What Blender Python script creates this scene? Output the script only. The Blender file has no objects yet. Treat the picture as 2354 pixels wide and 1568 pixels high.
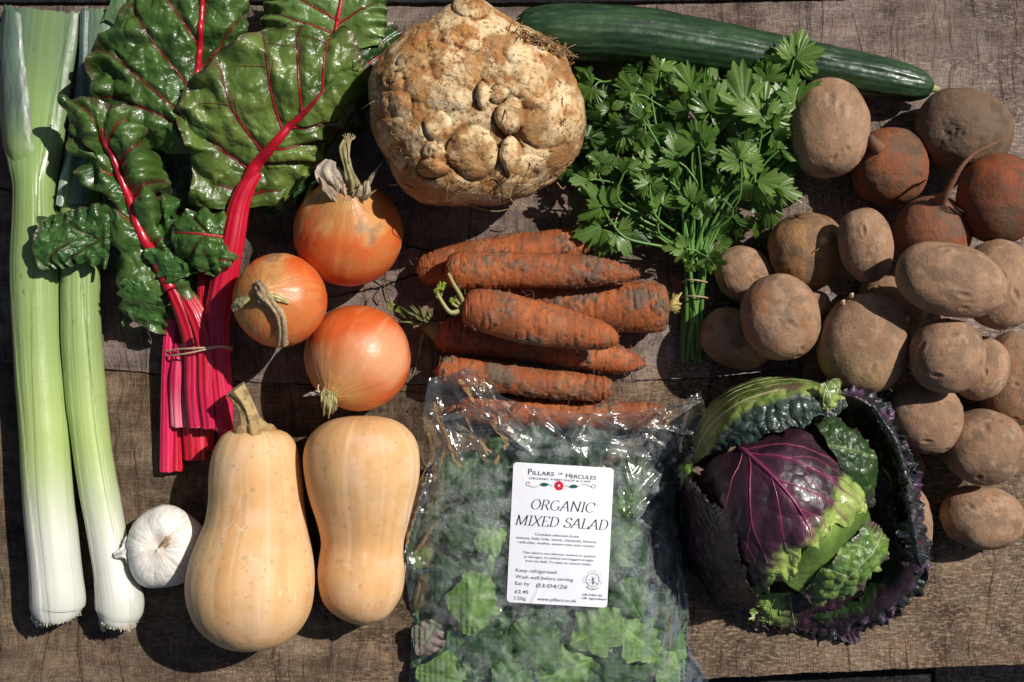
import bpy, math, random
import numpy as np
from mathutils import Vector

# ---------------------------------------------------------------- camera, light, exposure
S = 1.0 / 3000.0            # one working unit (u) = 1/3 mm
H = 3300.0                  # camera height in u (1.1 m)
W2, H2 = 1176.5, 784.0
SUN_EL, SUN_AZ = 47.0, 31.0  # light comes from the right (+X), this many degrees towards the top (+Y)

scn = bpy.context.scene
scn.render.engine = 'CYCLES'
cam_d = bpy.data.cameras.new('camera'); cam = bpy.data.objects.new('camera', cam_d)
scn.collection.objects.link(cam); scn.camera = cam
cam.location = (0, 0, H * S); cam.rotation_euler = (0, 0, 0)
cam_d.sensor_width = 36; cam_d.lens = 36 * H / 2353.0
cam_d.clip_start = .01; cam_d.clip_end = 60

world = bpy.data.worlds.new('World'); scn.world = world; world.use_nodes = True
wn = world.node_tree; bg = wn.nodes['Background']
sky = wn.nodes.new('ShaderNodeTexSky'); sky.sky_type = 'NISHITA'; sky.sun_disc = False; sky.air_density = .75; sky.dust_density = 1.5
sky.sun_elevation = math.radians(SUN_EL); sky.sun_rotation = math.radians(90 - SUN_AZ)
wn.links.new(sky.outputs[0], bg.inputs['Color']); bg.inputs['Strength'].default_value = 0.05

sd = bpy.data.lights.new('sun', 'SUN'); sun = bpy.data.objects.new('sun', sd); scn.collection.objects.link(sun)
sd.energy = 5.0; sd.angle = math.radians(.53); sd.color = (1.0, .95, .88)
e, a = math.radians(SUN_EL), math.radians(SUN_AZ)
tosun = Vector((math.cos(e) * math.cos(a), math.cos(e) * math.sin(a), math.sin(e)))
sun.rotation_euler = tosun.to_track_quat('Z', 'Y').to_euler()
sun.location = tosun * 3
scn.view_settings.view_transform = 'Standard'; scn.view_settings.look = 'None'
scn.view_settings.exposure = -0.03; scn.view_settings.gamma = 1.0
try: scn.view_settings.use_curve_mapping = False
except Exception: pass
scn.cycles.transparent_max_bounces = 24

# ---------------------------------------------------------------- numpy noise
def _hash(ix, iy, iz, s):
    n = (ix.astype(np.int64) * 374761393 + iy.astype(np.int64) * 668265263 + iz.astype(np.int64) * 1274126177 + s * 974711) & 0xffffffff
    n = ((n ^ (n >> 13)) * 1103515245) & 0xffffffff
    n = ((n ^ (n >> 16)) * 2654435761) & 0xffffffff
    n = n ^ (n >> 15)
    return (n & 0xffffff) / float(0xffffff)

def A3(P):
    P = np.asarray(P, float)
    if P.shape[-1] == 2: P = np.concatenate([P, np.zeros(P.shape[:-1] + (1,))], -1)
    return P

def vnoise(P, scale=1., s=0):
    P = A3(P) / scale; i = np.floor(P); f = P - i; f = f * f * f * (f * (f * 6 - 15) + 10)
    i = i.astype(np.int64); r = 0
    for dx in (0, 1):
        for dy in (0, 1):
            for dz in (0, 1):
                w = (f[..., 0] if dx else 1 - f[..., 0]) * (f[..., 1] if dy else 1 - f[..., 1]) * (f[..., 2] if dz else 1 - f[..., 2])
                r = r + w * _hash(i[..., 0] + dx, i[..., 1] + dy, i[..., 2] + dz, s)
    return r * 2 - 1

def fbm(P, scale=1., o=4, s=0):
    r = 0; amp = .55; P = A3(P)
    for k in range(o):
        r = r + amp * vnoise(P + 13.7 * k, scale / 2 ** k, s + k); amp *= .5
    return r

def voro(P, scale=1., s=0):
    P = A3(P) / scale; i = np.floor(P).astype(np.int64)
    f1 = np.full(P.shape[:-1], 9.); f2 = f1.copy()
    flat = np.all(P[..., 2] == 0)
    for dx in (-1, 0, 1):
        for dy in (-1, 0, 1):
            for dz in ((0,) if flat else (-1, 0, 1)):
                c = i + np.array([dx, dy, dz])
                q = [c[..., k] + .15 + .7 * _hash(c[..., 0], c[..., 1], c[..., 2], s + 7 * k + 1) for k in range(3)]
                if flat: q[2] = 0 * q[2]
                d = np.sqrt(sum((P[..., k] - q[k]) ** 2 for k in range(3)))
                f2 = np.minimum(np.maximum(f1, d), f2); f1 = np.minimum(f1, d)
    return f1, f2

def ss(a, b, x):
    t = np.clip((np.asarray(x, float) - a) / (b - a), 0, 1); return t * t * (3 - 2 * t)

def mixc(c1, c2, t):
    t = np.asarray(t)[..., None]; return np.asarray(c1) * (1 - t) + np.asarray(c2) * t

def P(x, y, z=0.):
    k = (H - z) / H
    return ((x - W2) * k, -(y - H2) * k, z)

def PA(a):
    a = np.asarray(a, float); k = (H - a[..., 2]) / H
    return np.stack([(a[..., 0] - W2) * k, -(a[..., 1] - H2) * k, a[..., 2]], -1)

def pix(w):   # world u -> photo pixel
    k = (H - w[..., 2]) / H
    return w[..., 0] / k + W2, -w[..., 1] / k + H2

# ---------------------------------------------------------------- height map of what already lies on the table
CELL = 8; TN = (420, 300)
TOP = np.zeros(TN)
def _cells(v):
    ix = np.clip(((v[:, 0] + 1680) / CELL).astype(int), 0, TN[0] - 1); iy = np.clip(((v[:, 1] + 1200) / CELL).astype(int), 0, TN[1] - 1)
    return ix * TN[1] + iy
def settle(v, sink=1.5):
    v = v.reshape(-1, 3); c = _cells(v)
    bot = np.full(TN[0] * TN[1], 1e9); np.minimum.at(bot, c, v[:, 2])
    m = bot < 1e8
    return float(np.max(TOP.ravel()[m] - bot[m])) - sink
def register(v):
    v = v.reshape(-1, 3); c = _cells(v); t = TOP.ravel(); np.maximum.at(t, c, v[:, 2]); TOP[:] = t.reshape(TN)
def top_at(X, Y, r=1):
    ix = np.clip(((X + 1680) / CELL).astype(int), r, TN[0] - 1 - r); iy = np.clip(((Y + 1200) / CELL).astype(int), r, TN[1] - 1 - r)
    m = 0 * X
    for dx in range(-r, r + 1):
        for dy in range(-r, r + 1): m = np.maximum(m, TOP[ix + dx, iy + dy])
    return m

def blur2(a, n):
    for _ in range(n):
        for ax in (0, 1):
            p = np.concatenate([np.take(a, [0], ax), a, np.take(a, [-1], ax)], ax); k = a.shape[ax]
            a = (np.take(p, range(k), ax) + 2 * np.take(p, range(1, k + 1), ax) + np.take(p, range(2, k + 2), ax)) / 4
    return a
def soft_lift(V, gap=2., cap=150., n=26, extra=1.15):
    """smooth bulge of a sheet over whatever lies below it (higher things than cap are ignored)"""
    for _ in range(2):
        T = top_at(V[..., 0], V[..., 1], 1); need = np.where(T < cap, np.maximum(T + gap - V[..., 2], 0), 0)
        V[..., 2] += blur2(need, n) * extra
    return V

# ---------------------------------------------------------------- splines
def cr(vals, t):
    vals = np.asarray(vals, float); n = len(vals); t = np.clip(np.asarray(t, float), 0, 1) * (n - 1)
    i = np.minimum(t.astype(int), n - 2); f = (t - i)
    f = f.reshape(f.shape + (1,) * (vals.ndim - 1))
    ext = np.concatenate([2 * vals[:1] - vals[1:2], vals, 2 * vals[-1:] - vals[-2:-1]])
    p0, p1, p2, p3 = ext[i], ext[i + 1], ext[i + 2], ext[i + 3]
    return .5 * (2 * p1 + (p2 - p0) * f + (2 * p0 - 5 * p1 + 4 * p2 - p3) * f ** 2 + (3 * p1 - p0 - 3 * p2 + p3) * f ** 3)

def norm(v): return v / np.maximum(np.linalg.norm(v, axis=-1, keepdims=True), 1e-9)

def gridn(V):
    du = np.gradient(V, axis=0); dv = np.gradient(V, axis=1)
    n = norm(np.cross(du, dv)); 
    if n[..., 2].mean() < 0: n = -n
    return n

def patch(ctrl, nu, nv):
    c = PA(ctrl); a = cr(c, np.linspace(0, 1, nu)); b = cr(np.swapaxes(a, 0, 1), np.linspace(0, 1, nv))
    return np.swapaxes(b, 0, 1)

# ---------------------------------------------------------------- mesh builder
class MB:
    def __init__(s): s.v = []; s.f = []; s.c = []; s.n = 0; s.m = []; s.cur = 0
    def add(s, v, f, col):
        v = np.asarray(v, float).reshape(-1, 3); k = len(v)
        col = np.asarray(col, float)
        if col.ndim == 1: col = np.tile(col, (k, 1))
        col = col.reshape(-1, col.shape[-1])
        if col.shape[1] == 3: col = np.concatenate([col, np.ones((k, 1))], 1)
        for q in f:
            q = np.asarray(q)
            if q.size: s.f.append(q + s.n); s.m.append(np.full(len(q), s.cur))
        s.v.append(v); s.c.append(col); s.n += k
        return s
    def grid(s, V, col, wrap=False):
        nu, nv = V.shape[:2]; I = np.arange(nu * nv).reshape(nu, nv)
        if wrap: I = np.concatenate([I, I[:, :1]], 1)
        q = np.stack([I[:-1, :-1], I[:-1, 1:], I[1:, 1:], I[1:, :-1]], -1).reshape(-1, 4)
        return s.add(V, [q], col)
    def tube(s, pts, rad, col, n=8, k=None, caps=True):
        """pts world u"""
        pts = np.asarray(pts, float); k = k or len(pts) * 3
        t = np.linspace(0, 1, k); c = cr(pts, t); r = cr(np.broadcast_to(np.asarray(rad, float), (len(pts),)).reshape(-1, 1), t)[:, 0]
        V = sweep(c, np.maximum(r, .05), n)
        cc = np.asarray(col, float)
        if cc.ndim == 2: cc = np.repeat(cr(cc, t)[:, None], n, 1)
        else: cc = np.broadcast_to(cc, (k, n, len(cc)))
        s.grid(V[:, ::-1], cc[:, ::-1], wrap=True)
        if caps:
            b = s.n - k * n
            for row, rev in ((0, False), (k - 1, True)):
                s.add(c[row:row + 1], [], cc[row, :1])
                ctr = s.n - 1; ring = b + row * n + np.arange(n)
                tri = np.stack([ring, np.roll(ring, -1), np.full(n, ctr)], -1)
                if not rev: tri = tri[:, ::-1]
                s.f.append(tri); s.m.append(np.full(n, s.cur))
        return s
    def verts(s): return np.concatenate(s.v)
    def shift(s, d):
        s.v = [v + np.asarray(d) for v in s.v]; return s
    def build(s, name, mat, parent=None, origin=None, smooth=True, label=None):
        V = np.concatenate(s.v); C = np.concatenate(s.c)
        if parent is not None: org = np.array(parent.get('_o', (0, 0, 0)))
        elif origin is not None: org = np.asarray(origin, float)
        else: org = np.array([(V[:, 0].min() + V[:, 0].max()) / 2, (V[:, 1].min() + V[:, 1].max()) / 2, V[:, 2].min()])
        me = bpy.data.meshes.new(name)
        loops = np.concatenate([q.ravel() for q in s.f]); tot = np.concatenate([np.full(len(q), q.shape[1]) for q in s.f])
        start = np.concatenate([[0], np.cumsum(tot)[:-1]])
        me.vertices.add(len(V)); me.vertices.foreach_set('co', ((V - org) * S).astype(np.float32).ravel())
        me.loops.add(len(loops)); me.loops.foreach_set('vertex_index', loops.astype(np.int32))
        me.polygons.add(len(tot)); me.polygons.foreach_set('loop_start', start.astype(np.int32)); me.polygons.foreach_set('loop_total', tot.astype(np.int32))
        me.polygons.foreach_set('material_index', np.concatenate(s.m).astype(np.int32))
        me.update(calc_edges=True); me.validate()
        at = me.color_attributes.new('Col', 'FLOAT_COLOR', 'POINT'); at.data.foreach_set('color', C.astype(np.float32).ravel())
        me.polygons.foreach_set('use_smooth', np.full(len(me.polygons), smooth))
        for m in (mat if isinstance(mat, (list, tuple)) else [mat]): me.materials.append(m)
        o = bpy.data.objects.new(name, me); scn.collection.objects.link(o)
        if parent is not None: o.parent = parent
        else: o.location = org * S
        o['_o'] = [float(x) for x in org]
        if label: o['label'] = label
        return o

def thing(name, label, cat, x, y, z=0, group=None):
    o = bpy.data.objects.new(name, None); scn.collection.objects.link(o)
    w = P(x, y, z); o.location = Vector(w) * S; o['_o'] = [float(q) for q in w]; o.empty_display_size = .02
    o['label'] = label; o['category'] = cat
    if group: o['group'] = group
    return o
def tag(o, label, cat, group=None):
    o['label'] = label; o['category'] = cat
    if group: o['group'] = group
    return o

def frames(c):
    t = norm(np.gradient(c, axis=0)); up = np.array([0, 0, 1.])
    n = []; 
    b0 = np.cross(t[0], up)
    if np.linalg.norm(b0) < .2: b0 = np.cross(t[0], [1., 0, 0])
    b0 = b0 / np.linalg.norm(b0)
    for i in range(len(c)):
        b0 = b0 - t[i] * np.dot(b0, t[i]); b0 = b0 / max(np.linalg.norm(b0), 1e-9); n.append(b0.copy())
    n = np.array(n); return t, n, np.cross(t, n)

def sweep(c, r, n, sec=None, rz=None):
    """rings round curve c; sec(u, th)->multiplier"""
    t, b, m = frames(c); th = np.linspace(0, 2 * math.pi, n, endpoint=False)
    R = np.repeat(np.asarray(r)[:, None], n, 1); Rz = R if rz is None else np.repeat(np.asarray(rz)[:, None], n, 1)
    if sec is not None:
        k = sec(np.linspace(0, 1, len(c))[:, None], th[None]); R = R * k; Rz = Rz * k
    return c[:, None] + b[:, None] * (np.cos(th)[None, :, None] * R[..., None]) + m[:, None] * (np.sin(th)[None, :, None] * Rz[..., None])

# ---------------------------------------------------------------- materials
def nd(nt, typ, **kw):
    n = nt.nodes.new(typ)
    for k, v in kw.items():
        if k in n.inputs: n.inputs[k].default_value = v
        else: setattr(n, k, v)
    return n
def math_(nt, op, a, b=None, c=None, clamp=False):
    n = nt.nodes.new('ShaderNodeMath'); n.operation = op; n.use_clamp = clamp
    for i, q in enumerate((a, b, c)):
        if q is None: continue
        if isinstance(q, (int, float)): n.inputs[i].default_value = q
        else: nt.links.new(q, n.inputs[i])
    return n.outputs[0]
def mixrgb(nt, fac, a, b, mode='MIX'):
    n = nt.nodes.new('ShaderNodeMix'); n.data_type = 'RGBA'; n.blend_type = mode
    for i, q in ((0, fac), (6, a), (7, b)):
        if isinstance(q, (int, float)): n.inputs[i].default_value = q
        elif isinstance(q, tuple): n.inputs[i].default_value = (*q[:3], 1)
        else: nt.links.new(q, n.inputs[i])
    return n.outputs[2]
def coords(nt, scale=(1, 1, 1), rand=True):
    tc = nt.nodes.new('ShaderNodeTexCoord'); m = nt.nodes.new('ShaderNodeVectorMath'); m.operation = 'MULTIPLY'
    nt.links.new(tc.outputs['Object'], m.inputs[0]); m.inputs[1].default_value = tuple(3000 * q for q in scale)
    if not rand: return m.outputs[0]
    oi = nt.nodes.new('ShaderNodeObjectInfo'); r = math_(nt, 'MULTIPLY', oi.outputs['Random'], 5000.)
    ad = nt.nodes.new('ShaderNodeVectorMath'); ad.operation = 'ADD'
    nt.links.new(m.outputs[0], ad.inputs[0]); nt.links.new(r, ad.inputs[1]); return ad.outputs[0]
def noise(nt, co, px, detail=3, rough=.55, dist=0):
    n = nt.nodes.new('ShaderNodeTexNoise'); n.inputs['Scale'].default_value = 1. / px; n.inputs['Detail'].default_value = detail
    n.inputs['Roughness'].default_value = rough; n.inputs['Distortion'].default_value = dist
    nt.links.new(co, n.inputs['Vector']); return n.outputs['Fac']
def ramp(nt, fac, stops):
    n = nt.nodes.new('ShaderNodeValToRGB'); nt.links.new(fac, n.inputs[0]); el = n.color_ramp.elements
    while len(el) < len(stops): el.new(.5)
    for e_, (p, c) in zip(el, stops): e_.position = p; e_.color = (*c, 1) if isinstance(c, tuple) else (c, c, c, 1)
    return n.outputs[0]

def vmat(name, rough=.6, spec=.5, bumps=(), tints=(), transl=0., sss=0., sssr=(1, .5, .3), coat=0., roughvar=0., tcol=(1.3, 1.5, .7), sheen=0., dark=None):
    m = bpy.data.materials.new(name); m.use_nodes = True; nt = m.node_tree; pr = nt.nodes['Principled BSDF']; out = nt.nodes['Material Output']
    at = nt.nodes.new('ShaderNodeAttribute'); at.attribute_name = 'Col'; col = at.outputs['Color']; co = coords(nt)
    for px, amp in tints:
        n = noise(nt, co, px, 4, .6); f = math_(nt, 'MULTIPLY_ADD', n, 2 * amp, 1 - amp)
        v = nt.nodes.new('ShaderNodeVectorMath'); v.operation = 'SCALE'; nt.links.new(col, v.inputs[0]); nt.links.new(f, v.inputs['Scale']); col = v.outputs[0]
    if dark:   # fine soil specks: (size, threshold, colour)
        n = noise(nt, co, dark[0], 5, .7); f = ramp(nt, n, [(dark[1], 0.), (dark[1] + .06, 1.)]); col = mixrgb(nt, f, col, dark[2])
    nt.links.new(col, pr.inputs['Base Color'])
    pr.inputs['Roughness'].default_value = rough; pr.inputs['Specular IOR Level'].default_value = spec
    if roughvar:
        n = noise(nt, co, 14, 4); nt.links.new(math_(nt, 'MULTIPLY_ADD', n, 2 * roughvar, rough - roughvar, True), pr.inputs['Roughness'])
    pr.inputs['Coat Weight'].default_value = coat; pr.inputs['Coat Roughness'].default_value = .12
    pr.inputs['Sheen Weight'].default_value = sheen
    if sss:
        pr.inputs['Subsurface Weight'].default_value = sss; pr.inputs['Subsurface Radius'].default_value = sssr; pr.inputs['Subsurface Scale'].default_value = 12 * S
    h = None
    for px, amp in bumps:
        n = math_(nt, 'MULTIPLY', noise(nt, co, px, 4, .6), amp); h = n if h is None else math_(nt, 'ADD', h, n)
    if h is not None:
        b = nt.nodes.new('ShaderNodeBump'); b.inputs['Distance'].default_value = S; b.inputs['Strength'].default_value = 1
        nt.links.new(h, b.inputs['Height']); nt.links.new(b.outputs[0], pr.inputs['Normal'])
    if transl:
        tr = nt.nodes.new('ShaderNodeBsdfTranslucent'); nt.links.new(mixrgb(nt, 1., col, tcol, 'MULTIPLY'), tr.inputs['Color'])
        mx = nt.nodes.new('ShaderNodeMixShader'); mx.inputs[0].default_value = transl
        nt.links.new(pr.outputs[0], mx.inputs[1]); nt.links.new(tr.outputs[0], mx.inputs[2]); nt.links.new(mx.outputs[0], out.inputs['Surface'])
    return m
# ================================================================= THE TABLE
def wood_mat(name, dk, mid, lt, wear=0.):
    m = bpy.data.materials.new(name); m.use_nodes = True; nt = m.node_tree; pr = nt.nodes['Principled BSDF']
    co0 = coords(nt, rand=False); sep = nt.nodes.new('ShaderNodeSeparateXYZ'); nt.links.new(co0, sep.inputs[0])
    big = noise(nt, co0, 380, 2); wx = math_(nt, 'MULTIPLY_ADD', big, 130, sep.outputs[0])
    wx = math_(nt, 'MULTIPLY_ADD', noise(nt, co0, 22, 3, .6), 7, wx)
    def comb(ax, ay, off=0.):
        c = nt.nodes.new('ShaderNodeCombineXYZ'); nt.links.new(math_(nt, 'MULTIPLY', wx, ax), c.inputs[0]); nt.links.new(math_(nt, 'MULTIPLY', sep.outputs[1], ay), c.inputs[1]); c.inputs[2].default_value = off
        return c.outputs[0]
    saw = noise(nt, comb(1, .13), 5.5, 4, .75)                      # upright saw marks
    lines = ramp(nt, noise(nt, comb(1, .045, 40), 15, 4, .7), [(.33, 1.), (.43, 0.)])     # sparse dark upright splits
    lines2 = ramp(nt, noise(nt, comb(1, .02, 140), 34, 5, .75), [(.30, 1.), (.37, 0.)])
    grain = noise(nt, comb(.09, 1, 90), 5., 5, .75)                 # short level fibres
    blot = noise(nt, co0, 210, 5, .62); blot2 = noise(nt, comb(.6, 1, 10), 44, 6, .7)
    spk = noise(nt, co0, 3.4, 5, .8); spk2 = noise(nt, comb(.35, 1, 300), 6, 4, .8)
    v = math_(nt, 'MULTIPLY', saw, .30); v = math_(nt, 'MULTIPLY_ADD', grain, .22, v); v = math_(nt, 'MULTIPLY_ADD', spk, .42, v)
    v = math_(nt, 'MULTIPLY_ADD', blot, .30, v); v = math_(nt, 'MULTIPLY_ADD', blot2, .36, v)
    v = math_(nt, 'MULTIPLY_ADD', math_(nt, 'SUBTRACT', v, .80), 2.6, .5, True)
    col = ramp(nt, v, [(0., tuple(q * .5 for q in dk)), (.25, dk), (.52, mid), (.80, lt), (1., tuple(min(1, q * 1.35) for q in lt))])
    # grey and rusty tinted patches
    gy = ramp(nt, noise(nt, comb(.5, 1, 300), 120, 5, .6), [(.42, 0.), (.60, 1.)]); col = mixrgb(nt, math_(nt, 'MULTIPLY', gy, .38), col, mixrgb(nt, 1., col, (.84, .93, 1.08), 'MULTIPLY'))
    ru = ramp(nt, noise(nt, comb(.7, 1, 1300), 60, 5, .7), [(.54, 0.), (.68, 1.)]); col = mixrgb(nt, math_(nt, 'MULTIPLY', ru, .55), col, mixrgb(nt, 1., col, (1.22, .88, .66), 'MULTIPLY'))
    # raised pale fibres, thick where the board is worn
    wm = math_(nt, 'MULTIPLY_ADD', noise(nt, comb(.3, 1, 900), 60, 4, .6), 1.3, -.62 + wear)
    gx = math_(nt, 'MULTIPLY_ADD', sep.outputs[0], .00035, wm); gx = math_(nt, 'MULTIPLY_ADD', sep.outputs[1], -.00040, gx) if wear > 0 else gx
    fib = ramp(nt, spk2, [(.50, 0.), (.62, 1.)]); f = math_(nt, 'MULTIPLY', fib, math_(nt, 'MULTIPLY', gx, 2.2, None, True), None, True)
    col = mixrgb(nt, math_(nt, 'MULTIPLY', f, .8), col, tuple(min(1., q * 1.75) for q in lt))
    sc = ramp(nt, noise(nt, comb(.06, 1.4, 700), 5, 2, .5), [(.71, 0.), (.76, 1.)]); sm = ramp(nt, noise(nt, co0, 50, 3), [(.54, 0.), (.66, 1.)])
    col = mixrgb(nt, math_(nt, 'MULTIPLY', math_(nt, 'MULTIPLY', sc, sm), .6), col, tuple(min(1., q * 1.9) for q in lt))
    st = ramp(nt, noise(nt, comb(.6, 1.1, 1200), 150, 6, .65), [(.50, 0.), (.68, 1.)])
    col = mixrgb(nt, math_(nt, 'MULTIPLY', st, .55), col, tuple(q * .6 for q in dk))
    col = mixrgb(nt, math_(nt, 'MULTIPLY', math_(nt, 'ADD', lines, math_(nt, 'MULTIPLY', lines2, .8), None, True), .55), col, tuple(q * .35 for q in dk))
    nt.links.new(col, pr.inputs['Base Color']); pr.inputs['Roughness'].default_value = .8; pr.inputs['Specular IOR Level'].default_value = .2
    h = math_(nt, 'MULTIPLY', saw, 2.2); h = math_(nt, 'MULTIPLY_ADD', grain, 2.0, h); h = math_(nt, 'MULTIPLY_ADD', spk, 2.6, h); h = math_(nt, 'MULTIPLY_ADD', blot2, 5., h); h = math_(nt, 'MULTIPLY_ADD', lines, -2.5, h)
    b = nt.nodes.new('ShaderNodeBump'); b.inputs['Distance'].default_value = S; b.inputs['Strength'].default_value = 1.
    nt.links.new(h, b.inputs['Height']); nt.links.new(b.outputs[0], pr.inputs['Normal'])
    return m

def board(name, top_edge, bot_edge, z, thick, mat, seed):
    """edges: lists of (x, y) photo positions, left to right; the edge is splintered a little"""
    n = 700; t = np.linspace(0, 1, n)
    def ed(pts, sd, sg):
        p = np.array(pts, float); x = np.linspace(p[0, 0], p[-1, 0], n); y = np.interp(x, p[:, 0], p[:, 1])
        q = np.stack([x, y * 0], -1)
        y = y + 2.2 * fbm(q, 60, 4, sd) + 1.0 * vnoise(q, 7, sd + 5)
        return x, y
    xt, yt = ed(top_edge, seed, 1); xb, yb = ed(bot_edge, seed + 9, -1)
    rows = []
    k = (H - z) / H
    def W(x, y, zz): return np.stack([(x - W2) * k, -(y - H2) * k, np.full_like(x, zz)], -1)
    rows.append(W(xt, yt, z - thick)); rows.append(W(xt, yt, z - 2.5)); rows.append(W(xt, yt + 1.5, z))
    for f in np.linspace(.01, .99, 14): rows.append(W(xt * (1 - f) + xb * f, (yt + 1.5) * (1 - f) + (yb - 1.5) * f, z))
    rows.append(W(xb, yb - 1.5, z)); rows.append(W(xb, yb, z - 2.5)); rows.append(W(xb, yb, z - thick)); rows.append(rows[0].copy())
    V = np.array(rows)[:, ::-1]
    mb = MB(); mb.grid(V[::-1][:, ::-1] if False else V, np.array([1., 1, 1]))
    o = mb.build(name, mat, origin=(0, 0, 0), smooth=False); o['kind'] = 'structure'
    return o

M_WOOD_UP = wood_mat('weathered_grey_brown_wood', (.078, .053, .042), (.205, .150, .120), (.335, .262, .212), .08)
M_WOOD_LO = wood_mat('worn_brown_wood', (.050, .033, .021), (.145, .099, .064), (.275, .200, .135), .12)
M_WOOD_BLK = wood_mat('black_stained_wood', (.006, .006, .006), (.016, .015, .015), (.04, .036, .034))
seam = [(-400, 828), (0, 836), (110, 845), (240, 851), (400, 862), (590, 880), (760, 884), (960, 883), (1200, 872), (1480, 876), (1640, 868), (1800, 850), (2050, 815), (2353, 768), (2800, 720)]
board('table_board', [(-400, 12), (0, 13), (500, 12), (1000, 16), (1300, 15), (1800, 4), (2353, -10), (2800, -20)], [(x, y - 1.2) for x, y in seam], 0, 70, M_WOOD_UP, 3)
board('table_board', [(x, y + 1.2) for x, y in seam], [(-400, 1606), (0, 1600), (900, 1580), (1600, 1562), (1850, 1548), (2353, 1527), (2800, 1510)], 0, 70, M_WOOD_LO, 31)
board('table_board', [(-400, -160), (2800, -190)], [(-400, 5), (0, 6), (900, 6), (1300, 8), (1800, -3), (2353, -16), (2800, -26)], -10, 60, M_WOOD_BLK, 57)
# a board of the bench below and the paving far beneath
board('bench_board', [(2150, 1500), (2353, 1490), (2900, 1470)], [(2150, 1800), (2900, 1760)], -300, 60, M_WOOD_UP, 71)
board('under_table_shade', [(-400, 1530), (2138, 1500)], [(-400, 1720), (2138, 1700)], -78, 120, M_WOOD_BLK, 91)  # added black board standing in for the shade below the table edge

gm = bpy.data.materials.new('grey_paving'); gm.use_nodes = True
nt = gm.node_tree; co = coords(nt, rand=False)
nt.links.new(ramp(nt, noise(nt, co, 300, 6), [(.3, (.10, .095, .09)), (.7, (.22, .21, .2))]), nt.nodes['Principled BSDF'].inputs['Base Color'])
nt.nodes['Principled BSDF'].inputs['Roughness'].default_value = .9
mb = MB(); g = np.array([[(-9000, -9000, -2200), (9000, -9000, -2200)], [(-9000, 9000, -2200), (9000, 9000, -2200)]], float)
mb.grid(np.swapaxes(g, 0, 1), np.array([1., 1, 1])); o = mb.build('ground', gm, origin=(0, 0, -2200), smooth=False); o['kind'] = 'structure'
# the two long cracks across the upper board: splinter-edged dark slits
def crack(pts, w, seed):
    n = 160; p = np.array(pts, float); t = np.linspace(0, 1, n); c = cr(p, t); q = np.stack([t * 900, t * 0], -1)
    c[:, 1] += 3 * fbm(q, 60, 4, seed); ww = w * np.sin(np.pi * np.clip(t, .02, .98)) * (.6 + .6 * np.abs(vnoise(q, 30, seed + 3)))
    a = np.stack([c[:, 0], c[:, 1] - ww, np.full(n, 1.2)], -1); b = np.stack([c[:, 0], c[:, 1] + ww, np.full(n, 1.2)], -1); mid = (a + b) / 2; mid[:, 2] = .4
    mb = MB(); mb.grid(PA(np.stack([b, mid, a])), np.array([.01, .008, .007])); return mb
M_CRACK = vmat('crack_dark', .95, .1)
for pts, w, sd in (([(700, 690), (824, 671), (890, 655), (952, 633), (1030, 632)], 3.2, 4), ([(905, 566), (950, 568), (1000, 578), (1060, 586)], 2.4, 8), ([(1960, 30), (1975, 90), (1985, 140), (1978, 190)], 1.6, 12), ([(600, 889), (860, 897), (1000, 903)], 1.4, 15), ([(-20, 428), (12, 436), (30, 440)], 3, 19)):
    o = crack(pts, w, sd).build('table_crack', M_CRACK, origin=(0, 0, 0)); o['kind'] = 'structure'
# ================================================================= ROUND VEGETABLES
def usphere(nu=64, nv=96):
    th = np.linspace(0, np.pi, nu)[:, None]; ph = np.linspace(0, 2 * np.pi, nv, endpoint=False)[None]
    return np.stack([np.sin(th) * np.cos(ph), np.sin(th) * np.sin(ph), np.cos(th) + 0 * ph], -1)

def place(V, cx, cy, zmin=None, zextra=0.):
    """V: verts round its own centre (u), seen at its true size in the photo. Puts its centre at photo position cx, cy and lowers it on what lies below."""
    z = -V[..., 2].min() * .96; z0 = z; k = 1.
    for _ in range(4):
        k = (H - z) / H; z = z0 * k if _ == 0 else z
        w = V * k * np.array([.91, .91, 1]) + np.array(P(cx, cy, z)); dz = settle(w, 7. if z > z0 + 8 else 1.5); z += dz
        if zmin is not None: z = max(z, zmin)
    z += zextra
    w = V * k + np.array(P(cx, cy, z)); register(w); return w, np.array(P(cx, cy, z))

M_POT = vmat('potato_skin', .82, .22, bumps=[(30, 3.4), (5, 1.1), (2.2, .6)], tints=[(60, .25), (9, .16), (2.2, .20)], dark=(6, .60, (.120, .075, .048)))
M_BEET = vmat('golden_beetroot_skin', .72, .3, bumps=[(18, 2.4), (5, 1.5), (2.2, 1.0)], tints=[(40, .2), (5, .2), (2.2, .2)])

def blob(cx, cy, a, b, rot, c, seed, flat=0., egg=0., amp=.05, nu=84, nv=120):
    """ellipsoid with half sizes a, b in the picture plane (a along rot, degrees clockwise in the photo), c upright"""
    D = usphere(nu, nv); r = 1 + 1.5 * amp * fbm(D * 1.0, .9, 2, seed) + amp * .35 * fbm(D, .35, 2, seed + 9)
    V = D * r[..., None]
    p = 2.25                                # slightly squarer than an ellipse
    k = (np.abs(D) ** p).sum(-1) ** (-1 / p); V = V * (.5 + .5 * k / np.linalg.norm(D, axis=-1))[..., None]
    V[..., 1] *= 1 + egg * V[..., 0]
    return V * np.array([a, b, c]), D

def rotz(V, deg):
    q = -math.radians(deg); R = np.array([[math.cos(q), -math.sin(q), 0], [math.sin(q), math.cos(q), 0], [0, 0, 1]]); return V @ R.T

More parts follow.
